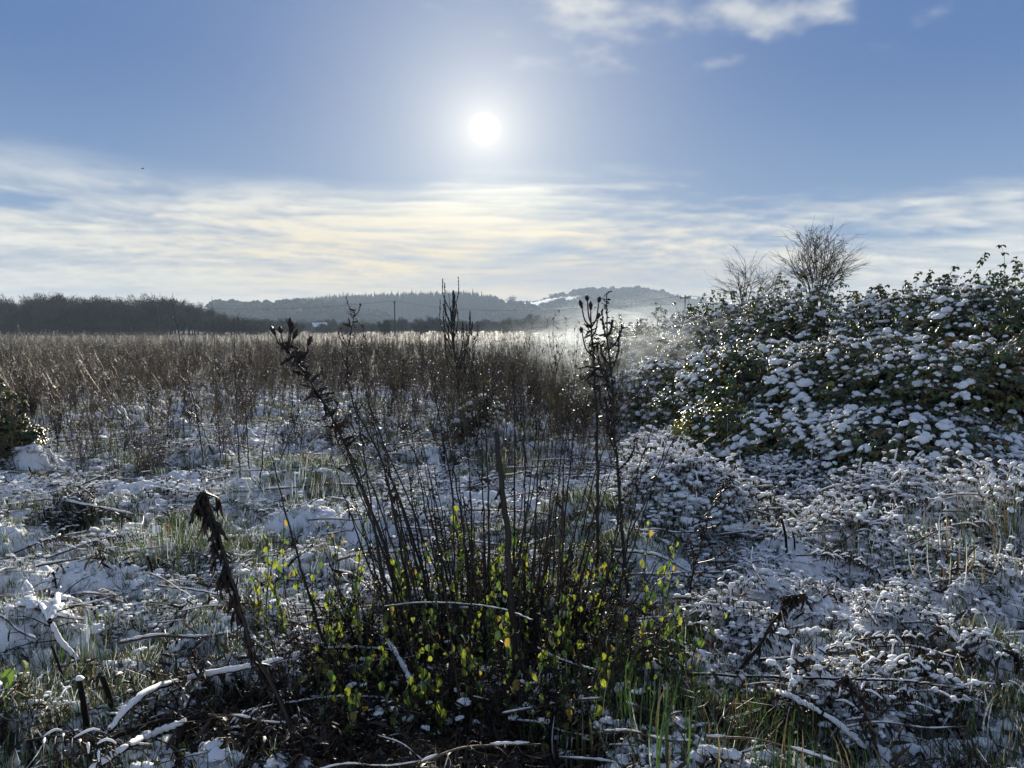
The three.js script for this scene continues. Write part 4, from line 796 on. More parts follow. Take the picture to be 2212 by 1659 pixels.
{
  // the drooping black plant on the left
  deadPlant('bent black plant hung with drooping withered leaves, left foreground', trace([[655, 1650], [600, 1510], [545, 1400], [515, 1300], [488, 1210], [462, 1120], [446, 1072], [436, 1066], [433, 1085]], 0.12), { seed: 1, r0: 0.009, r1: 0.005, col: [0.015, 0.01, 0.008], leaves: 330, t0: 0.1, t1: 1, leaf: 0.068, stick: 0.1, fat: 0.8, name: 'withered_plant', branches: 22, bt0: 0.2, bt1: 0.97, bl: 0.055, bup: -0.7, onBranch: 0.55 });
  deadPlant('tall leaning stalk with dark thistle-like seed heads over the weed field', trace([[880, 1330], [832, 1180], [785, 1060], [735, 940], [688, 850], [640, 780], [618, 752]], 0.25), { seed: 2, r0: 0.011, r1: 0.004, leaves: 130, t0: 0.35, t1: 0.92, leaf: 0.085, stick: 0.8, heads: [[594, 722, 0.06], [608, 722, 0.05], [625, 706, 0.1], [629, 716, 0.07], [634, 730, 0.05], [666, 745, 0.12]], head: 0.05, branches: 14, bt0: 0.45, bt1: 0.95, bl: 0.16, onBranch: 0.4, name: 'seed_stalk' });
  deadPlant('slender dark stalk rising to a ragged tip left of the middle pole', trace([[930, 1290], [882, 1130], [842, 1030], [792, 930], [760, 860], [748, 800], [757, 715], [768, 668]], 0.3), { seed: 3, r0: 0.008, r1: 0.002, leaves: 40, t0: 0.5, t1: 1, leaf: 0.05, stick: 0.9, branches: 9, bt0: 0.65, bt1: 0.99, bl: 0.16, bup: 0.9, crumbs: 6 });
  deadPlant('thin crooked stalk with small dry leaves right beside the slender ragged one', trace([[955, 1270], [890, 1100], [830, 960], [795, 860], [780, 780], [786, 700]], 0.4), { seed: 4, r0: 0.006, r1: 0.0018, leaves: 34, t0: 0.4, t1: 1, leaf: 0.045, stick: 0.9, branches: 6, bt0: 0.5, bt1: 0.98, bl: 0.12, crumbs: 3 });
  deadPlant('left stalk of the tall pair, topped by dark pointed seed heads', trace([[1288, 1275], [1291, 1100], [1290, 960], [1284, 830], [1280, 740], [1278, 700]], 0.1), { seed: 5, r0: 0.012, r1: 0.004, leaves: 100, t0: 0.38, t1: 0.98, leaf: 0.07, stick: 0.9, heads: [[1257, 664, 0.12], [1269, 652, 0.12], [1276, 668, 0.1], [1293, 655, 0.14], [1291, 690, 0.1], [1258, 720, 0.12]], head: 0.042, branches: 10, bt0: 0.5, bt1: 0.9, bl: 0.13, onBranch: 0.4, name: 'seed_stalk' });
  deadPlant('right stalk of the tall pair, a knobbly spire with upright side shoots', trace([[1358, 1300], [1345, 1150], [1334, 1030], [1325, 880], [1314, 740], [1311, 632]], 0.15), { seed: 6, r0: 0.012, r1: 0.003, leaves: 150, t0: 0.3, t1: 1, leaf: 0.045, stick: 1, fat: 1.3, branches: 14, bt0: 0.4, bt1: 0.85, bl: 0.26, bup: 1.0, crumbs: 26, cs: 1.35, onBranch: 0.5, name: 'seed_stalk' });
  deadPlant('thin third stalk leaning against the pair of tall stalks', trace([[1250, 1180], [1290, 1010], [1345, 890], [1395, 832]], 0.1), { seed: 7, r0: 0.006, r1: 0.002, leaves: 22, t0: 0.4, t1: 1, leaf: 0.035, stick: 1, branches: 5, bt0: 0.5, bt1: 0.95, bl: 0.1, crumbs: 8 });
  deadPlant('thick blunt black stalk in the middle of the foreground tangle', trace([[1122, 1570], [1112, 1400], [1102, 1260], [1094, 1130], [1080, 1020], [1072, 935]], 0.1), { seed: 8, r0: 0.017, r1: 0.011, leaves: 20, t0: 0.35, t1: 0.8, leaf: 0.06, stick: 0.4 });
  deadPlant('tall fan-shaped spray of fine dark stems in front of the conifer hill', trace([[1002, 950], [992, 870], [986, 790], [975, 700], [969, 634]], 0.2), { seed: 9, r0: 0.017, r1: 0.003, branches: 34, bt0: 0.3, bt1: 0.85, bl: 0.72, bup: 1.3, bsag: 0.02, crumbs: 34, cs: 1.9, name: 'dead_spray' });
  deadPlant('smaller upright spray just right of the tall fan-shaped spray', trace([[1030, 940], [1026, 850], [1020, 740], [1017, 690]], 0.2), { seed: 10, r0: 0.008, r1: 0.002, branches: 12, bt0: 0.35, bt1: 0.95, bl: 0.3, bup: 1.3, crumbs: 16, cs: 1.7, name: 'dead_spray' });
  deadPlant('small bushy dark plant with tiny leaves at the foot of the snowy hump', trace([[1478, 1345], [1500, 1230], [1530, 1120], [1556, 1040]], 0.1), { seed: 11, r0: 0.007, r1: 0.002, leaves: 150, t0: 0.2, t1: 1, leaf: 0.035, stick: 1, fat: 1.5, branches: 22, bt0: 0.2, bt1: 1, bl: 0.22, bup: 0.5, crumbs: 10, onBranch: 0.85, name: 'withered_plant' });
  deadPlant('bent black plant with hanging leaves over the snow, right foreground', trace([[1568, 1485], [1600, 1440], [1640, 1390], [1680, 1330], [1700, 1296], [1722, 1284], [1745, 1290]], -0.1), { seed: 12, r0: 0.008, r1: 0.003, leaves: 90, t0: 0.25, t1: 0.97, leaf: 0.06, stick: 0.3, fat: 0.9, name: 'withered_plant', branches: 10, bt0: 0.4, bt1: 1, bl: 0.12, bup: -0.2, onBranch: 0.4 });
  deadPlant('brown shrivelled stem with hanging rags of leaf near the lower right', trace([[1905, 1655], [1880, 1560], [1850, 1490], [1830, 1462], [1815, 1470]], 0), { seed: 13, r0: 0.006, r1: 0.003, col: BR, leaves: 80, t0: 0.1, t1: 0.95, leaf: 0.05, stick: 0.35, name: 'withered_plant' });
  deadPlant('thin stem with a yellow leaf cluster standing before the packed snow on the slope', trace([[2000, 985], [2006, 900], [2012, 800]], 0.1), { seed: 14, r0: 0.006, r1: 0.002, branches: 3, bt0: 0.5, bt1: 1, bl: 0.1 });
  deadPlant('dark feathery branch leaning across the front of the brambles', trace([[1690, 960], [1640, 890], [1590, 830], [1540, 775], [1505, 745]], 0.3), { seed: 15, r0: 0.007, r1: 0.002, leaves: 50, t0: 0.25, t1: 1, leaf: 0.04, stick: 1, branches: 16, bt0: 0.2, bt1: 0.95, bl: 0.16, crumbs: 12 });
  // thin upright stalks on the left
  const LEFT = [
    [[[440, 1000], [425, 900], [408, 820], [388, 730], [372, 652]], 'tall thin grass-like stalk with seed tufts, tallest on the left', 8], [[[476, 1000], [470, 880], [464, 760], [458, 640]], 'hair-thin straight stalk topping the horizon between the left stalks', 0],
    [[[520, 1045], [513, 920], [508, 800], [505, 682]], 'hair-thin straight stalk right of the two tallest on the left', 0], [[[540, 1030], [532, 900], [530, 760]], 'dark stiff stalk with a blunt tip left of the seed-headed stalk', 2], [[[462, 990], [440, 930], [415, 870], [380, 800]], 'stalk leaning left across the front of the weeds', 2],
    [[[330, 985], [322, 900], [318, 800]], 'upright stalk at the front of the weeds above the flattened stems', 4], [[[210, 990], [190, 900], [160, 800], [150, 770]], 'stalk slanting left in front of the weeds near the left edge', 4], [[[100, 960], [86, 860], [70, 780], [38, 706]], 'knobbly dark plant rising above the weeds at the left edge', 9], [[[560, 1060], [575, 930], [600, 830]], 'thin stalk leaning right below the seed-headed stalk', 2], [[[300, 960], [270, 880], [232, 800], [205, 770]], 'long stalk slanting up left through the weeds', 2], [[[400, 985], [396, 900], [402, 805]], 'short straight stalk between two leaning ones on the left', 2], [[[600, 1010], [640, 900], [655, 850]], 'stalk leaning right at the front of the middle weeds', 3],
  ];
  LEFT.forEach(([p, label, b], k) => deadPlant(label, trace(p, 0.3), { seed: 40 + k, r0: 0.007, r1: 0.0015, branches: b, bt0: 0.45, bt1: 1, bl: 0.16, crumbs: 8, leaves: b * 2, t0: 0.2, t1: 1, leaf: 0.035, stick: 0.8, col: k % 2 ? BR : DK }));

  // the fan of stalks in the centre
  const r = rng(808), root = gpt(1075, 1440);
  const fan = [[[715, 985], [850, 1360]], [[890, 872], [985, 1320]], [[905, 1010], [1010, 1390]], [[1012, 985], [1015, 1330]], [[962, 900], [1030, 1400]], [[1182, 905], [1090, 1380]], [[1290, 965], [1180, 1420]], [[1160, 1050], [1140, 1450]], [[1232, 800], [1192, 1290]], [[1165, 880], [1150, 1380]], [[700, 1180], [800, 1480]], [[830, 980], [930, 1330]], [[1045, 830], [1055, 1330]], [[580, 960], [720, 1450]], [[640, 1240], [760, 1430]], [[1215, 1000], [1210, 1460]], [[1340, 1090], [1270, 1450]], [[930, 800], [1000, 1250]], [[1110, 790], [1110, 1300]], [[740, 1080], [905, 1400]], [[1390, 1000], [1320, 1400]], [[870, 1130], [960, 1460]], [[1000, 1060], [1060, 1480]], [[1130, 1180], [1130, 1560]], [[950, 1180], [1010, 1600]], [[1190, 1160], [1175, 1580]]];
  for (let k = 0; k < 34; k++) { const x = 840 + 460 * r(); fan.push([[x + (x - 1060) * 0.5 + 90 * (r() - 0.5), 1000 + 260 * r()], [x, 1360 + 200 * r()]]); }
  for (let k = 0; k < 26; k++) { const x = 860 + 430 * r(); fan.push([[x + (x - 1060) * (0.5 + 0.5 * r()) + 110 * (r() - 0.5), 840 + 190 * r()], [x, 1300 + 190 * r()]]); }
  const FANG = 'stalks of the dark fan in the centre foreground';
  fan.forEach(([tip, base], k) => {
    const mid = [(tip[0] + base[0]) / 2 + 14 * (r() - 0.5), (tip[1] + base[1]) / 2];
    deadPlant(k < 26 ? null : 'dark thin stalk in the fan of stalks at the centre foreground', trace([base, mid, tip], 0.25 * (r() - 0.3)), { seed: 200 + k, r0: 0.0055 + 0.004 * r(), r1: 0.0018, branches: (r() * 5) | 0, bt0: 0.35, bt1: 1, bl: 0.16, crumbs: 3, leaves: (r() * 13) | 0, t0: 0.15, t1: 0.95, leaf: 0.055, stick: 0.35, group: FANG, col: r() < 0.3 ? BR : DK, wob: 0.004 }).userData.label = 'dark thin dead stalk in the fan of stalks at the centre foreground';
  });

  // the dead undergrowth that fills the tangle
  {
    const LU = WEEDS.map(() => []);
    for (let k = 0; k < 130; k++) { const px = 1040 + 640 * (r() + r() - 1) * 0.85, py = 1260 + 400 * r(), p = gpt(px, py); LU[(r() * 5) | 0].push([p, [0.7 * (r() - 0.5), r() * 6.28, 0.7 * (r() - 0.5)], 0.3 + 0.3 * r(), 0.22 + 0.45 * r()]); }
    const g = new THREE.Group(); g.name = numbered('dead_undergrowth'); scene.add(g); tag(stuff(g), 'dark mass of dead stems and leaves in the tangle at the bottom centre', 'undergrowth');
    WEEDS.forEach((q, k) => LU[k].length && (stuff(copies('stems', q[0], M.stem, LU[k], g)), stuff(copies('dead_leaves', q[1], M.dead, LU[k], g))));
  }
  // lumps of snow caught in the undergrowth of the tangle
  {
    const q = rng(616), geos = [0, 1, 2, 3].map(() => { const mb = new MB(); for (let j = 0; j < 4; j++) mb.blob(V(q() - 0.5, 0.3 * q(), 0.8 * (q() - 0.5)), 0.4 + 0.3 * q(), 0.22 + 0.15 * q(), 0.35 + 0.25 * q(), q, SNOW, 3, 0.5, 0.6); return mb.geo(); }), LS = geos.map(() => []);
    for (let k = 0; k < 330; k++) { const px = 560 + 1150 * q(), py = 1330 + 340 * q(), p = gpt(px, py), hi = px > 760 && px < 1320; p.y += 0.01 + (hi ? 0.2 * q() : 0.03 * q()); LS[(q() * 4) | 0].push([p, [0.5 * (q() - 0.5), q() * 6.28, 0.5 * (q() - 0.5)], 0.015 + 0.03 * q() * q() + (hi ? 0 : 0.012), 1]); }
    const g = new THREE.Group(); g.name = numbered('caught_snow'); scene.add(g); tag(stuff(g), 'lumps of snow caught in the dead stems at the bottom centre', 'snow');
    geos.forEach((m, k) => stuff(copies('snow_lump', m, M.snow, LS[k], g, false)));
  }
  // nettles and bramble shoots with yellow-green leaves, lit from behind
  const NET = [], toneY = [0.27, 0.32, 0.03], toneG = [0.10, 0.17, 0.028], toneD = [0.035, 0.07, 0.02], toneO = [0.34, 0.25, 0.04];
  const NL = [toneY, toneG, toneD, toneY, toneO, toneG].map((c, k) => new MB().leaf(V(0, 0, 0), V(0, -0.35, 1), V(0, 1, 0.35), 1, 0.66, { rows: 9, curl: 1.5 - 0.5 * (k % 3), fold: 0.4 - 0.1 * (k % 2), jag: 0.11, twist: 0.8 * ((k % 3) - 1) }, c).geo());
  function nettle(label, p, h, seed, opt = {}) {
    const q = rng(seed), t = thing(opt.name ?? 'nettle', label, 'plant', opt.group, p), ax = curve([V(0, -0.04, 0), V((q() - 0.5) * 0.25 * h, h * 0.5, (q() - 0.5) * 0.2 * h), V((q() - 0.5) * 0.4 * h + (opt.dx ?? 0), h, (q() - 0.5) * 0.3 * h)], 10);
    new MB().tube(ax, 0.0035, 0.0015, 5, q() < 0.5 ? [0.035, 0.03, 0.016] : DK).build('stem', M.stem, t);
    const n = opt.n ?? 11;
    for (let k = 0; k < n; k++) {
      const s = (opt.t0 ?? 0.25) + (1 - (opt.t0 ?? 0.25)) * (k + 0.5) / n, c = lerpPts(ax, Math.min(1, s)), y = k * 2.4 + q(), u = q();
      const m = put(new THREE.Mesh(NL[u < 0.28 ? 0 : u < 0.5 ? 1 : u < 0.72 ? 2 : u < 0.84 ? 3 : u < 0.9 ? 4 : 5], M.bright), 'leaf', t);
      m.position.copy(c).add(V(Math.sin(y) * 0.012, 0, Math.cos(y) * 0.012)); m.rotation.set(0.25 + 1.0 * q(), y, (q() - 0.5) * 0.6, 'YXZ'); m.scale.setScalar((opt.leaf ?? 0.037) * (0.45 + 1.0 * q()));
    }
    return t;
  }
  const NG = 'nettles in the dark tangle at the bottom centre';
  for (let k = 0; k < 170; k++) {
    const px = 1040 + 680 * (r() + r() - 1) * 0.8, py = 1270 + 400 * r(); const p = gpt(px, Math.min(1690, py));
    nettle('nettle with yellow-green backlit leaves in the dark tangle at the bottom centre', p, 0.2 + 0.36 * r(), 900 + k, { group: NG, n: 8 + (r() * 7) | 0 });
  }
  for (const [px, py, h, label, n, l] of [[720, 1420, 0.26, 'bright yellow nettle left of the tangle, beside the drooping black plant', 8, 0.045], [735, 1530, 0.16, 'bright lime sprig below the bright yellow nettle', 5, 0.05], [25, 1540, 0.2, 'lime green bramble sprig at the lower left edge', 7, 0.06], [380, 1650, 0.08, 'single yellow leaf sprig on the snow at the bottom left', 2, 0.06], [980, 1250, 0.36, 'yellow-leaved nettle high in the left half of the fan', 6, 0.045], [1215, 1290, 0.32, 'yellow-leaved sprig right of the thick blunt stalk', 5, 0.045], [1325, 1340, 0.38, 'yellow-leaved sprig under the tall pair of stalks', 5, 0.045], [905, 1590, 0.18, 'bright green sprig with three leaves at the bottom of the tangle', 6, 0.05], [1280, 1460, 0.22, 'yellow sprig beside the long grass right of the tangle', 6, 0.045], [950, 1660, 0.12, 'pale green sprig at the very bottom of the tangle', 4, 0.05], [1440, 1260, 0.3, 'yellow-green sprig between the pair of stalks and the small bushy plant', 5, 0.04], [905, 1290, 0.22, 'drooping yellow-green leaves on a stem at the left of the tangle', 8, 0.042]])
    nettle(label, gpt(px, py), h, px + py, { n, leaf: l, t0: n < 6 ? 0.55 : 0.3, name: 'leafy_sprig' });
  { const p = gpt(2003, 985); nettle('pale yellow leaf cluster on top of the thin stem on the snowy slope', V(p.x + 0.015, p.y, p.z), 0.42, 4242, { n: 7, leaf: 0.06, t0: 0.85, name: 'leafy_sprig' }); }

  // -------------------------------------------------------------- grass tussocks and snowy humps
  function tussock(label, p, o) {
    const q = rng(o.seed), t = thing('grass_tussock', label, 'grass tussock', null, p), mb = new MB();
    for (let k = 0; k < o.n; k++) {
      const a = q() * 6.28, ra = o.r * Math.sqrt(q()), lean = (o.lean ?? 0.85) * (0.25 + q()), u = q(), c = u < o.frost ? vary(FROSTY, q) : u < o.frost + o.straw ? vary(STRAWY, q, 0.8) : vary(GRASSY, q, 0.7);
      mb.blade(V(Math.cos(a) * ra, -0.03 + (o.dome ?? 0) * (1 - (ra / o.r) ** 2), Math.sin(a) * ra), V(Math.cos(a) * lean + (o.dx ?? 0), 1 - (o.droop ?? 0), Math.sin(a) * lean), V(Math.cos(a), 0.2, Math.sin(a)), o.len * (0.45 + 0.75 * q()), o.w * (0.6 + 0.7 * q()), (o.curl ?? 1.4) * (0.3 + q()), c, 5);
    }
    stuff(mb.build('blades', M.grass, t));
    if (o.snow) for (let k = 0; k < o.snow; k++) {
      const a = q() * 6.28, ra = o.r * 0.75 * Math.sqrt(q()), s = 0.012 + 0.034 * q() * q(), b = new MB(); for (let j = 0; j < 3; j++) b.blob(V(s * 1.2 * (q() - 0.5), 0, s * 1.2 * (q() - 0.5)), s, s * 0.5, s * 0.9, q, SNOW, 2, 0.35, 0.5);
      const m = b.build('snow', M.snow, t); m.position.set(Math.cos(a) * ra, (o.dome ?? 0.05) * (1.1 - (ra / o.r) ** 2), Math.sin(a) * ra);
    }
    return t;
  }
  const FROSTY = [0.5, 0.55, 0.54], STRAWY = [0.2, 0.155, 0.07], GRASSY = [0.055, 0.11, 0.018];
  for (const [px, py, o, label] of [
    [1600, 1640, { n: 520, r: 0.3, len: 0.24, w: 0.0055, frost: 0.04, straw: 0.15 }, 'dense green tussock with long blades at the bottom right of the tangle'], [1400, 1500, { n: 420, r: 0.24, len: 0.21, w: 0.005, frost: 0.06, straw: 0.08 }, 'bright green upright grass right of the tangle'], [1290, 1440, { n: 340, r: 0.26, len: 0.2, w: 0.005, frost: 0.05, straw: 0.05 }, 'green grass tuft in the lower middle beside the tangle'],
    [1460, 1400, { n: 160, r: 0.16, len: 0.22, w: 0.005, frost: 0.15, straw: 0.1 }, 'grass tuft with frosted tips just above the snow pillow'], [1720, 1650, { n: 360, r: 0.28, len: 0.22, w: 0.0055, frost: 0.05, straw: 0.2 }, 'green tussock mixed with straw blades at the bottom edge right of centre'], [1450, 1659, { n: 60, r: 0.2, len: 0.34, w: 0.008, frost: 0.02, straw: 0.3 }, 'few broad yellow-green blades arching at the bottom edge'],
    [1250, 1560, { n: 240, r: 0.3, len: 0.2, w: 0.006, frost: 0.1, straw: 0.1 }, 'shaded grass under the thick blunt stalk'], [2050, 1220, { n: 100, r: 0.4, len: 0.3, w: 0.007, frost: 0.3, straw: 0.35, lean: 1.5 }, 'sparse tall yellow-green blades on the snowy hump at right'], [2195, 1140, { n: 200, r: 0.3, len: 0.34, w: 0.006, frost: 0.3, straw: 0.3, lean: 1.2 }, 'arching grass clump at the right edge'],
    [2190, 1610, { n: 120, r: 0.2, len: 0.2, w: 0.006, frost: 0.3, straw: 0.35, snow: 6, dome: 0.06 }, 'straw tuft with snow in the bottom right corner'], [1580, 960, { n: 420, r: 0.42, len: 0.4, w: 0.007, frost: 0.35, straw: 0.25, lean: 1 }, 'grass clump on the hump below the small yellow-green bramble'], [1105, 1010, { n: 520, r: 0.5, len: 0.34, w: 0.007, frost: 0.35, straw: 0.35, lean: 1 }, 'pale straw-green tussock in front of the small isolated bramble'],
    [1468, 1165, { n: 420, r: 0.4, len: 0.26, w: 0.004, frost: 0.6, straw: 0.15, lean: 2.2, droop: 0.6, dome: 0.3, snow: 70, curl: 2 }, 'domed tussock under a cap of snow right of the tall pair'], [1420, 1155, { n: 120, r: 0.12, len: 0.2, w: 0.005, frost: 0.02, straw: 0.95, lean: 0.8, droop: 0.2, dome: 0.16 }, 'patch of orange dry grass under the left side of the domed tussock'],
    [640, 1060, { n: 500, r: 0.7, len: 0.2, w: 0.005, frost: 0.55, straw: 0.15, lean: 1.3, dome: 0.16, snow: 20 }, 'low frosted hump of grass left of the centre'], [150, 1659, { n: 280, r: 0.3, len: 0.2, w: 0.005, frost: 0.15, straw: 0.1 }, 'low green grass at the bottom left corner'], [360, 1175, { n: 260, r: 0.34, len: 0.16, w: 0.005, frost: 0.35, straw: 0.2, lean: 1.3 }, 'dark tuft of grass in the snow left of the drooping plant'],
    [500, 1385, { n: 90, r: 0.16, len: 0.18, w: 0.005, frost: 0.3, straw: 0.2 }, 'thin grass blades in the snow just behind the drooping plant'], [1850, 1200, { n: 60, r: 0.14, len: 0.22, w: 0.007, frost: 0.15, straw: 0.6 }, 'single straw tuft in the snow right of the snowy bent branch'], [1960, 1500, { n: 70, r: 0.2, len: 0.18, w: 0.006, frost: 0.3, straw: 0.3 }, 'sparse frosted blades in the snow near the lower right'], [520, 1010, { n: 200, r: 0.4, len: 0.24, w: 0.005, frost: 0.45, straw: 0.2, lean: 1 }, 'green tuft at the front edge of the weeds under the left stalks'], [180, 1390, { n: 100, r: 0.24, len: 0.2, w: 0.005, frost: 0.3, straw: 0.1 }, 'few green blades behind the snow-covered branch at left'],
  ]) { o.seed = px * 3 + py; tussock(label, gpt(px, Math.min(py, 1690)), o); }

  // the bank of finely dusted twigs and stems that runs down from the brambles
  {
    const q = rng(3131), KT = [];
    for (let k = 0; k < 5; k++) {
      const tw = new MB(), sn = new MB();
      for (let j = 0; j < 16; j++) {
        const p = V(0.3 * (q() - 0.5), 0.02 + 0.1 * q(), 0.3 * (q() - 0.5)), d = V(q() - 0.5, 0.45 * (q() - 0.4), q() - 0.5).normalize(), L = 0.12 + 0.25 * q(), ax = curve([p, V().copy(p).addScaledVector(d, L * 0.5).add(V(0, 0.03, 0)), V().copy(p).addScaledVector(d, L).add(V(0, -0.02, 0))], 9);
        tw.tube(ax, 0.003, 0.001, 4, vary(q() < 0.5 ? BR : DK, q)); if (j % 3) sn.tube(ax.map((c) => V(c.x, c.y + 0.004, c.z)).slice(0, 5 + (q() * 5) | 0), (u) => 0.0025 + (0.0025 + 0.003 * q()) * Math.sin(Math.PI * clamp(u, 0.05, 0.95)), 0, 6, SNOW);
        for (let i = 0; i < 5; i++) { const c = lerpPts(ax, q()); tw.leaf(c, V(q() - 0.5, -0.7, q() - 0.5), V(0, 1, 0.3), 0.025 + 0.03 * q(), 0.018, { rows: 2, curl: q() }, vary(i % 2 ? BR : [0.04, 0.055, 0.018], q)); if (i < 2) sn.blob(V(c.x, c.y + 0.008, c.z), 0.014 + 0.012 * q(), 0.008 + 0.006 * q(), 0.014 + 0.012 * q(), q, SNOW, 1, 0.35); }
      }
      KT.push([tw.geo(), sn.geo()]);
    }
    const LT = KT.map(() => []);
    for (let k = 0; k < 2100; k++) {
      const px = 1380 + 950 * q(), py = 900 + 260 * q() * q() + (px < 1600 ? 60 : 0), p = gpt(px, py); if (q() > 0.55 + 0.6 * noise(p.x * 1.2, p.z * 1.2)) continue;
      LT[(q() * 5) | 0].push([p, [0.4 * (q() - 0.5), q() * 6.28, 0.4 * (q() - 0.5)], 0.6 + 0.6 * q(), 0.6 + 0.7 * q()]);
    }
    for (let k = 0; k < 150; k++) {
      const px = 1560 + 760 * q(), py = 1130 + 420 * q(), p = gpt(px, py); if (q() > 0.5 + 0.9 * noise(p.x * 1.7, p.z * 1.7 + 40)) continue;
      LT[(q() * 5) | 0].push([p, [0.4 * (q() - 0.5), q() * 6.28, 0.4 * (q() - 0.5)], 0.35 + 0.45 * q(), 0.3 + 0.5 * q()]);
    }
    for (let k = 0; k < 3600; k++) {                         // and thinner over the rest of the ground
      const d = 2.5 + 11 * q() ** 1.2, x = (q() - 0.5) * 1.66 * d, z = -d, n = noise(x * 0.9 + 31, z * 1.3); if (q() > 0.55 + 0.8 * n) continue;
      LT[(q() * 5) | 0].push([V(x, H(x, z) - 0.03, z), [0.3 * (q() - 0.5), q() * 6.28, 0.3 * (q() - 0.5)], V(1.2, 0.7, 0.8).multiplyScalar((0.4 + 0.5 * q()) * (0.6 + 0.4 * smooth(2.5, 6, d))), 0.3 + 0.6 * q()]);
    }
    const g = new THREE.Group(); g.name = numbered('twig_tangle'); scene.add(g); tag(stuff(g), 'snow-dusted tangle of twigs and collapsed stems over the ground and below the brambles', 'undergrowth');
    KT.forEach((t, k) => { stuff(copies('twigs', t[0], M.dead, LT[k], g)); stuff(copies('snow_on_twigs', t[1], M.snow, LT[k], g, false)); });
  }

  // -------------------------------------------------------------- branches carrying snow, cut stubs, fallen sprays
  const over = (px, py, lift) => { const p = gpt(px, py), e = V(0, EYE, 0), L = p.distanceTo(e); return V().lerpVectors(e, p, 1 - lift / (L * 0.35 + 0.3)); };
  function branch(label, px, o) {
    const q = rng(o.seed), w = px.map(([x, y, l]) => over(x, Math.min(y, 1700), l ?? o.lift ?? 0.04)), t = thing('fallen_branch', label, 'branch', null, w[0]), loc = w.map((p) => V().subVectors(p, w[0])), ax = curve(loc, 46);
    for (const a of ax) a.add(rdir(q).multiplyScalar(o.r * 0.35));
    new MB().tube(ax, o.r, o.r * 0.55, 8, vary(o.col ?? DK, q)).build('bark', M.wood, t);
    for (let k = 0; k < (o.twigs ?? 4); k++) { const p = ax[4 + (q() * 40) | 0], d = V(q() - 0.5, 0.2 * q() - 0.1, q() - 0.5).normalize(), L = 0.1 + 0.2 * q(); new MB().tube(curve([p, V().copy(p).addScaledVector(d, L * 0.5).add(V(0, 0.02, 0)), V().copy(p).addScaledVector(d, L)], 5), o.r * 0.35, o.r * 0.12, 5, DK).build('twig', M.wood, t); }
    if (o.snow) {
      let k = 0; while (k < ax.length - 3) {
        const n = Math.min(ax.length - k, 8 + (q() * 22) | 0), seg = ax.slice(k, k + n).map((p) => V(p.x, p.y + o.r * (0.4 + 0.5 * o.snow), p.z)), ph = q() * 9; k += n - 1 + (q() < 0.4 ? 1 : 0);
        if (seg.length > 3) new MB().tube(seg, (s) => o.r * o.snow * (0.55 + 0.5 * Math.sqrt(Math.sin(Math.PI * clamp(s, 0.02, 0.98)))) * (1 + 0.07 * Math.sin(s * 29 + ph) + 0.08 * Math.sin(s * 83 + ph * 2)), 0, 10, SNOW).build('snow', M.snow, t);
      }
    }
    return t;
  }
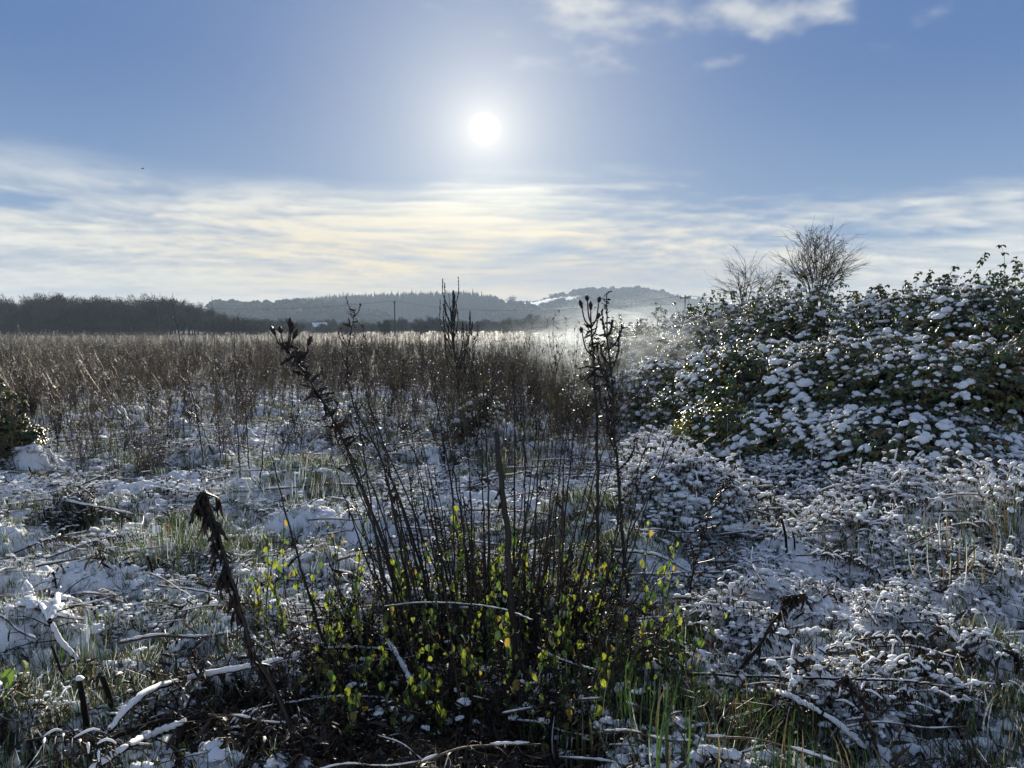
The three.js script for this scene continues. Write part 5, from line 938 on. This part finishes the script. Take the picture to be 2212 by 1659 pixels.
  for (const [px, o, label] of [
    [[[170, 1430], [130, 1388], [106, 1340], [76, 1290], [55, 1258]], { r: 0.009, snow: 1.25, lift: 0.11, twigs: 7 }, 'forked branch thickly coated in snow at the left'], [[[108, 1345], [122, 1310], [130, 1290], [146, 1296], [200, 1316]], { r: 0.01, snow: 1.3, lift: 0.13, twigs: 2 }, 'shorter fork of the snow-coated branch at the left'],
    [[[235, 1580], [300, 1510], [400, 1470], [510, 1448], [610, 1430]], { r: 0.009, snow: 1.25, lift: 0.12, twigs: 12 }, 'curved snow-covered branch in front of the drooping plant at lower left'], [[[180, 1680], [260, 1625], [330, 1590], [400, 1562]], { r: 0.009, snow: 1.25, lift: 0.12, twigs: 12 }, 'snow-covered branch nearest the camera at the bottom left'], [[[40, 1482], [110, 1510], [180, 1530], [260, 1548]], { r: 0.009, snow: 0.5, lift: 0.07 }, 'dark bare branch leading from the lime sprig at the lower left'],
    [[[190, 1620], [330, 1562], [470, 1550], [610, 1532]], { r: 0.009, snow: 0.0, lift: 0.12 }, 'dark snowless branch lying across between the two snow-covered ones'], [[[340, 1265], [440, 1278], [560, 1305], [660, 1318], [780, 1352], [860, 1400]], { r: 0.005, snow: 0.7, lift: 0.1, twigs: 8 }, 'long thin stem crossing behind the drooping plant'],
    [[[1560, 1150], [1660, 1142], [1740, 1132], [1800, 1112], [1850, 1100]], { r: 0.022, snow: 1.3, lift: 0.15 }, 'snow-laden bent branch on the right slope'], [[[1850, 1100], [1868, 1122], [1885, 1152]], { r: 0.01, snow: 0.4, lift: 0.07, twigs: 1 }, 'broken end of the bent branch on the right slope'], [[[1480, 1455], [1640, 1462], [1800, 1466], [1960, 1472], [2080, 1490]], { r: 0.006, snow: 0.5, lift: 0.1, twigs: 8 }, 'long dark stem lying across the snow at the lower right'],
    [[[1640, 1425], [1740, 1418], [1850, 1400], [1960, 1396], [2060, 1420]], { r: 0.005, snow: 0.8, lift: 0.12, twigs: 9 }, 'upper of the dark stems lying across the snow at the lower right'], [[[1640, 1490], [1720, 1515], [1800, 1560], [1870, 1620]], { r: 0.008, snow: 1.3, lift: 0.08 }, 'snowy stem running down towards the lower right corner'], [[[520, 1420], [620, 1412], [740, 1400], [860, 1405]], { r: 0.006, snow: 0.9, lift: 0.07, twigs: 5 }, 'stem with snow to the right of the drooping plant'],
    [[[520, 1540], [620, 1520], [740, 1506], [860, 1512]], { r: 0.007, snow: 0.6, lift: 0.1, twigs: 5 }, 'dark stem low across the shade left of the tangle'], [[[560, 1650], [640, 1600], [700, 1570], [800, 1560]], { r: 0.006, snow: 0.9, lift: 0.08, twigs: 6 }, 'snowy twigs in the dark left of the bottom centre'], [[[2212, 1432], [2185, 1412], [2170, 1405]], { r: 0.009, snow: 0.2, lift: 0.12, twigs: 0 }, 'short dark stick at the right edge'], [[[0, 1095], [90, 1080], [180, 1090], [290, 1112]], { r: 0.008, snow: 1.1, lift: 0.08 }, 'snowy stem in the flattened strip at left'],
    [[[640, 1000], [700, 940], [760, 985], [860, 1040]], { r: 0.006, snow: 0.3, lift: 0.15, twigs: 6 }, 'bent brown stem arching in front of the weeds'], [[[830, 1310], [900, 1303], [990, 1304], [1080, 1315], [1150, 1340]], { r: 0.004, snow: 0.7, lift: 0.42, col: [0.08, 0.08, 0.03], twigs: 2 }, 'pale bramble cane arching across the tangle'], [[[1160, 1400], [1210, 1425], [1290, 1450]], { r: 0.005, snow: 0.9, lift: 0.25, twigs: 2 }, 'snow-flecked twig slanting down right of the thick blunt stalk'], [[[840, 1390], [870, 1440], [885, 1470]], { r: 0.007, snow: 1.5, lift: 0.2, twigs: 2 }, 'short twig with a thick lump of snow in the left of the tangle'],
    [[[1940, 1020], [2040, 1030], [2140, 1050], [2212, 1060]], { r: 0.007, snow: 1.1, lift: 0.08 }, 'snowy branch under the right-hand brambles'], [[[1330, 1190], [1420, 1200], [1500, 1240], [1560, 1250]], { r: 0.007, snow: 1.1, lift: 0.07, twigs: 5 }, 'snowy stem below the domed tussock'],
  ]) { o.seed = px[0][0] * 7 + px[0][1]; branch(label, px, o); }
  function stub(label, base, tip, rad, snow) {
    const b = gpt(base[0], Math.min(base[1], 1690)), e = at(tip[0], tip[1], -b.z + 0.02), q = rng(base[0] + base[1]), t = thing('cut_stub', label, 'stub', null, b), ax = curve([V(0, -0.06, 0), V().subVectors(e, b).multiplyScalar(0.5).add(V(0.008, 0, 0)), V().subVectors(e, b)], 8);
    const mb = new MB().tube(ax, rad, rad * 0.85, 8, vary(DK, q)), c = ax[8], d = V().subVectors(ax[8], ax[7]).normalize(), m = mb.v(c.x + d.x * rad * 0.4, c.y + d.y * rad * 0.4, c.z + d.z * rad * 0.4, [0.07, 0.055, 0.04]); for (let s = 0; s < 8; s++) mb.i.push(m, mb.n - 9 + s, mb.n - 9 + (s + 1) % 8);
    mb.build('stem', M.wood, t);
    if (snow) new MB().blob(V(c.x, c.y + rad * 0.6, c.z), rad * 1.3, rad * 0.9, rad * 1.2, q, SNOW, 2, 0.3, 0.5).build('snow', M.snow, t);
  }
  for (const [b, e, rad, s, label] of [[[245, 1560], [222, 1462], 0.011, 0, 'blunt dark stub standing left of the curved snow-covered branch'], [[150, 1530], [112, 1395], 0.006, 0, 'curved thin stub in front of the snow-coated fork'], [[190, 1640], [172, 1470], 0.012, 1, 'thick stub at the lower left with snow on its end'], [[1700, 1195], [1688, 1120], 0.009, 1, 'dark stub at the foot of the bent branch on the right slope'], [[1715, 1190], [1712, 1148], 0.006, 0, 'thin stub right beside the one under the bent branch'], [[1690, 1090], [1668, 1040], 0.012, 0, 'leaning stub behind the snowy bent branch'], [[960, 1010], [955, 935], 0.012, 1, 'stub with snow before the tall fan-shaped spray'], [[905, 1000], [888, 965], 0.01, 0, 'short stub left of the snow-tipped one'], [[205, 1330], [196, 1290], 0.007, 0, 'tiny stub beside the shorter snowy fork'], [[120, 1290], [115, 1235], 0.006, 0, 'upright stub in the flattened strip at the left'], [[330, 1250], [318, 1200], 0.008, 1, 'stub in the snow left of the drooping plant'], [[2195, 1460], [2190, 1400], 0.012, 1, 'snow-topped stub at the right edge'], [[1500, 1030], [1490, 985], 0.01, 0, 'stub between the domed tussock and the brambles'], [[760, 1080], [750, 1040], 0.008, 0, 'short stub in the snow behind the fan of stalks'], [[1880, 1140], [1872, 1085], 0.008, 0, 'dark stub at the broken end of the bent branch']]) stub(label, b, e, rad, s);

  // fallen feathery sprays lying on the snow at the right
  function fallen(label, a, b, lift, seed, n, L) {
    const q = rng(seed), p0 = over(a[0], a[1], lift), p1 = over(b[0], b[1], lift * 1.3), t = thing('fallen_plant', label, 'dead plant', null, p0), ax = curve([V(0, 0, 0), V().subVectors(p1, p0).multiplyScalar(0.5).add(V(0, 0.05, 0)), V().subVectors(p1, p0)], 16);
    new MB().tube(ax, 0.005, 0.0015, 6, DK).build('stem', M.stem, t);
    const len = p1.distanceTo(p0), dir = V().subVectors(p1, p0).normalize(), sn = new MB();
    for (let k = 0; k < n; k++) {
      const s = 0.15 + 0.8 * (k + q()) / n, p = lerpPts(ax, s), sd = k % 2 ? 1 : -1, d = V(dir.x + sd * dir.z * -0.9, -0.05 + 0.25 * (q() - 0.4), dir.z + sd * dir.x * 0.9).normalize(), l = L * (0.5 + 0.7 * q()) * (1.2 - s), bp = curve([p, V().copy(p).addScaledVector(d, l * 0.5).add(V(0, 0.015, 0)), V().copy(p).addScaledVector(d, l).add(V(0, -0.02, 0))], 6), mb = new MB();
      mb.tube(bp, 0.002, 0.0008, 4, DK);
      for (let j = 0; j < 9; j++) { const c = lerpPts(bp, 0.15 + 0.85 * q()); mb.leaf(c, V((q() - 0.5) * 0.8, -1, (q() - 0.5) * 0.8), V(q() - 0.5, 0, 1), 0.018 + 0.035 * q(), 0.011, { rows: 3, curl: q(), fold: 0.6, shape: SHAPES.withered }, vary(q() < 0.3 ? BR : DK, q, 0.8)); }
      stuff(mb.build('side_branch', M.dead, t));
      if (q() < 0.7) sn.tube(bp.slice((q() * 3) | 0, 4 + (q() * 3) | 0).map((c) => V(c.x, c.y + 0.006, c.z)), (u) => 0.0018 + 0.003 * Math.sin(Math.PI * clamp(u, 0.04, 0.96)), 0, 7, SNOW);
    }
    if (sn.n) stuff(sn.build('snow', M.snow, t));
  }
  for (const [a, b, lift, n, L, label] of [[[1700, 1440], [2000, 1375], 0.1, 22, 0.2, 'feathery black spray lying on the snow, upper one at lower right'], [[1660, 1475], [2060, 1440], 0.1, 26, 0.2, 'long feathery black spray lying on the snow at the lower right'], [[1740, 1540], [1980, 1500], 0.08, 16, 0.16, 'short dark spray under the long feathery one'], [[1790, 1190], [2010, 1075], 0.14, 26, 0.22, 'snow-dusted drooping spray on the right slope above the straw tuft'], [[1720, 1200], [1900, 1240], 0.1, 18, 0.18, 'dark drooping spray hanging below the bent branch'], [[2060, 1040], [1900, 1020], 0.16, 20, 0.2, 'frosted brown spray under the right-hand brambles'], [[1960, 1180], [2140, 1130], 0.12, 18, 0.2, 'snowy spray behind the sparse yellow-green blades'], [[1850, 1330], [1960, 1260], 0.08, 14, 0.15, 'small dark spray on the snowy hump at right'], [[120, 1200], [330, 1160], 0.06, 16, 0.16, 'dark flattened spray in the snow at the left'], [[30, 1195], [180, 1170], 0.06, 12, 0.14, 'dark flattened spray at the left edge of the snow'], [[420, 1610], [620, 1570], 0.1, 18, 0.16, 'dark spray in the hollow under the snow-covered branches'], [[60, 1600], [250, 1650], 0.1, 16, 0.16, 'dark spray at the bottom left corner'], [[760, 1600], [560, 1590], 0.1, 16, 0.18, 'dark spray left of the bottom of the tangle']]) fallen(label, a, b, lift, a[0] + b[1], n, L);
}

// ---------------------------------------------------------------- steam rising from the brambles, mist in the valley
{
  const r = rng(909);
  const m = new THREE.MeshPhysicalMaterial({ vertexColors: true, color: new THREE.Color(0.86, 0.94, 1), roughness: 1, specularIntensity: 0, transmission: 0.7, transparent: true, opacity: 1, side: THREE.DoubleSide, depthWrite: false });
  function puff(kind) {
    const g = new THREE.IcosahedronGeometry(1, 9), p = g.attributes.position, c = new Float32Array(p.count * 4), o = kind * 7.3;
    for (let k = 0; k < p.count; k++) {
      const x = p.getX(k), y = p.getY(k), z = p.getZ(k), n = 1 + 0.25 * noise(x * 1.7 + o, y * 1.7 + z) + 0.12 * noise(x * 4 + o, y * 4 - z * 3);
      p.setXYZ(k, x * n, y * n, z * n);
      const body = Math.pow(Math.abs(z), 2.2), wisp = clamp(0.5 + 0.9 * noise(x * 2.3 + o, y * 3.1 + 4) + 0.5 * noise(x * 6 + o, y * 7 + z * 2), 0, 1);
      c[k * 4] = c[k * 4 + 1] = c[k * 4 + 2] = 0.92; c[k * 4 + 3] = 0.14 * body * wisp;
    }
    g.setAttribute('color', new THREE.BufferAttribute(c, 4)); g.computeVertexNormals(); return g;
  }
  const G = [0, 1, 2, 3].map(puff), steam = new THREE.Group();
  steam.name = numbered('rising_mist'); scene.add(steam);
  tag(stuff(steam), 'sunlit steam drifting off the brambles and weeds right of the centre', 'mist');
  const A = G.map(() => []);
  for (const [px, py, d, sx, sy, n] of [[1290, 735, 27, 4.2, 1.2, 2], [1400, 725, 21, 3.0, 1.1, 2], [1500, 715, 17.5, 2.2, 0.8, 1], [1130, 735, 38, 5.5, 1.2, 2], [1420, 830, 12.4, 1.5, 0.9, 1], [1560, 735, 13.5, 1.6, 0.7, 1], [1330, 790, 15, 2.2, 1.0, 1], [1340, 730, 24, 2.5, 1.2, 1], [1450, 760, 14, 2.0, 1.0, 1], [1220, 760, 22, 3, 1.1, 1]])
    for (let k = 0; k < n; k++) { const p = at(px + 120 * (r() - 0.5), py + 50 * (r() - 0.5), d + (r() - 0.5) * 0.12 * d), s = 0.6 + 0.7 * r(); A[(r() * 4) | 0].push([p, [0, (r() - 0.5) * 0.6, 0.5 * (r() - 0.3)], V(sx * s, sy * s, sx * s * 0.6), 1]); }
  G.forEach((g, k) => { if (A[k].length) stuff(copies('mist', g, m, A[k], steam, false)).castShadow = false; });
}

renderer.render(scene, camera);
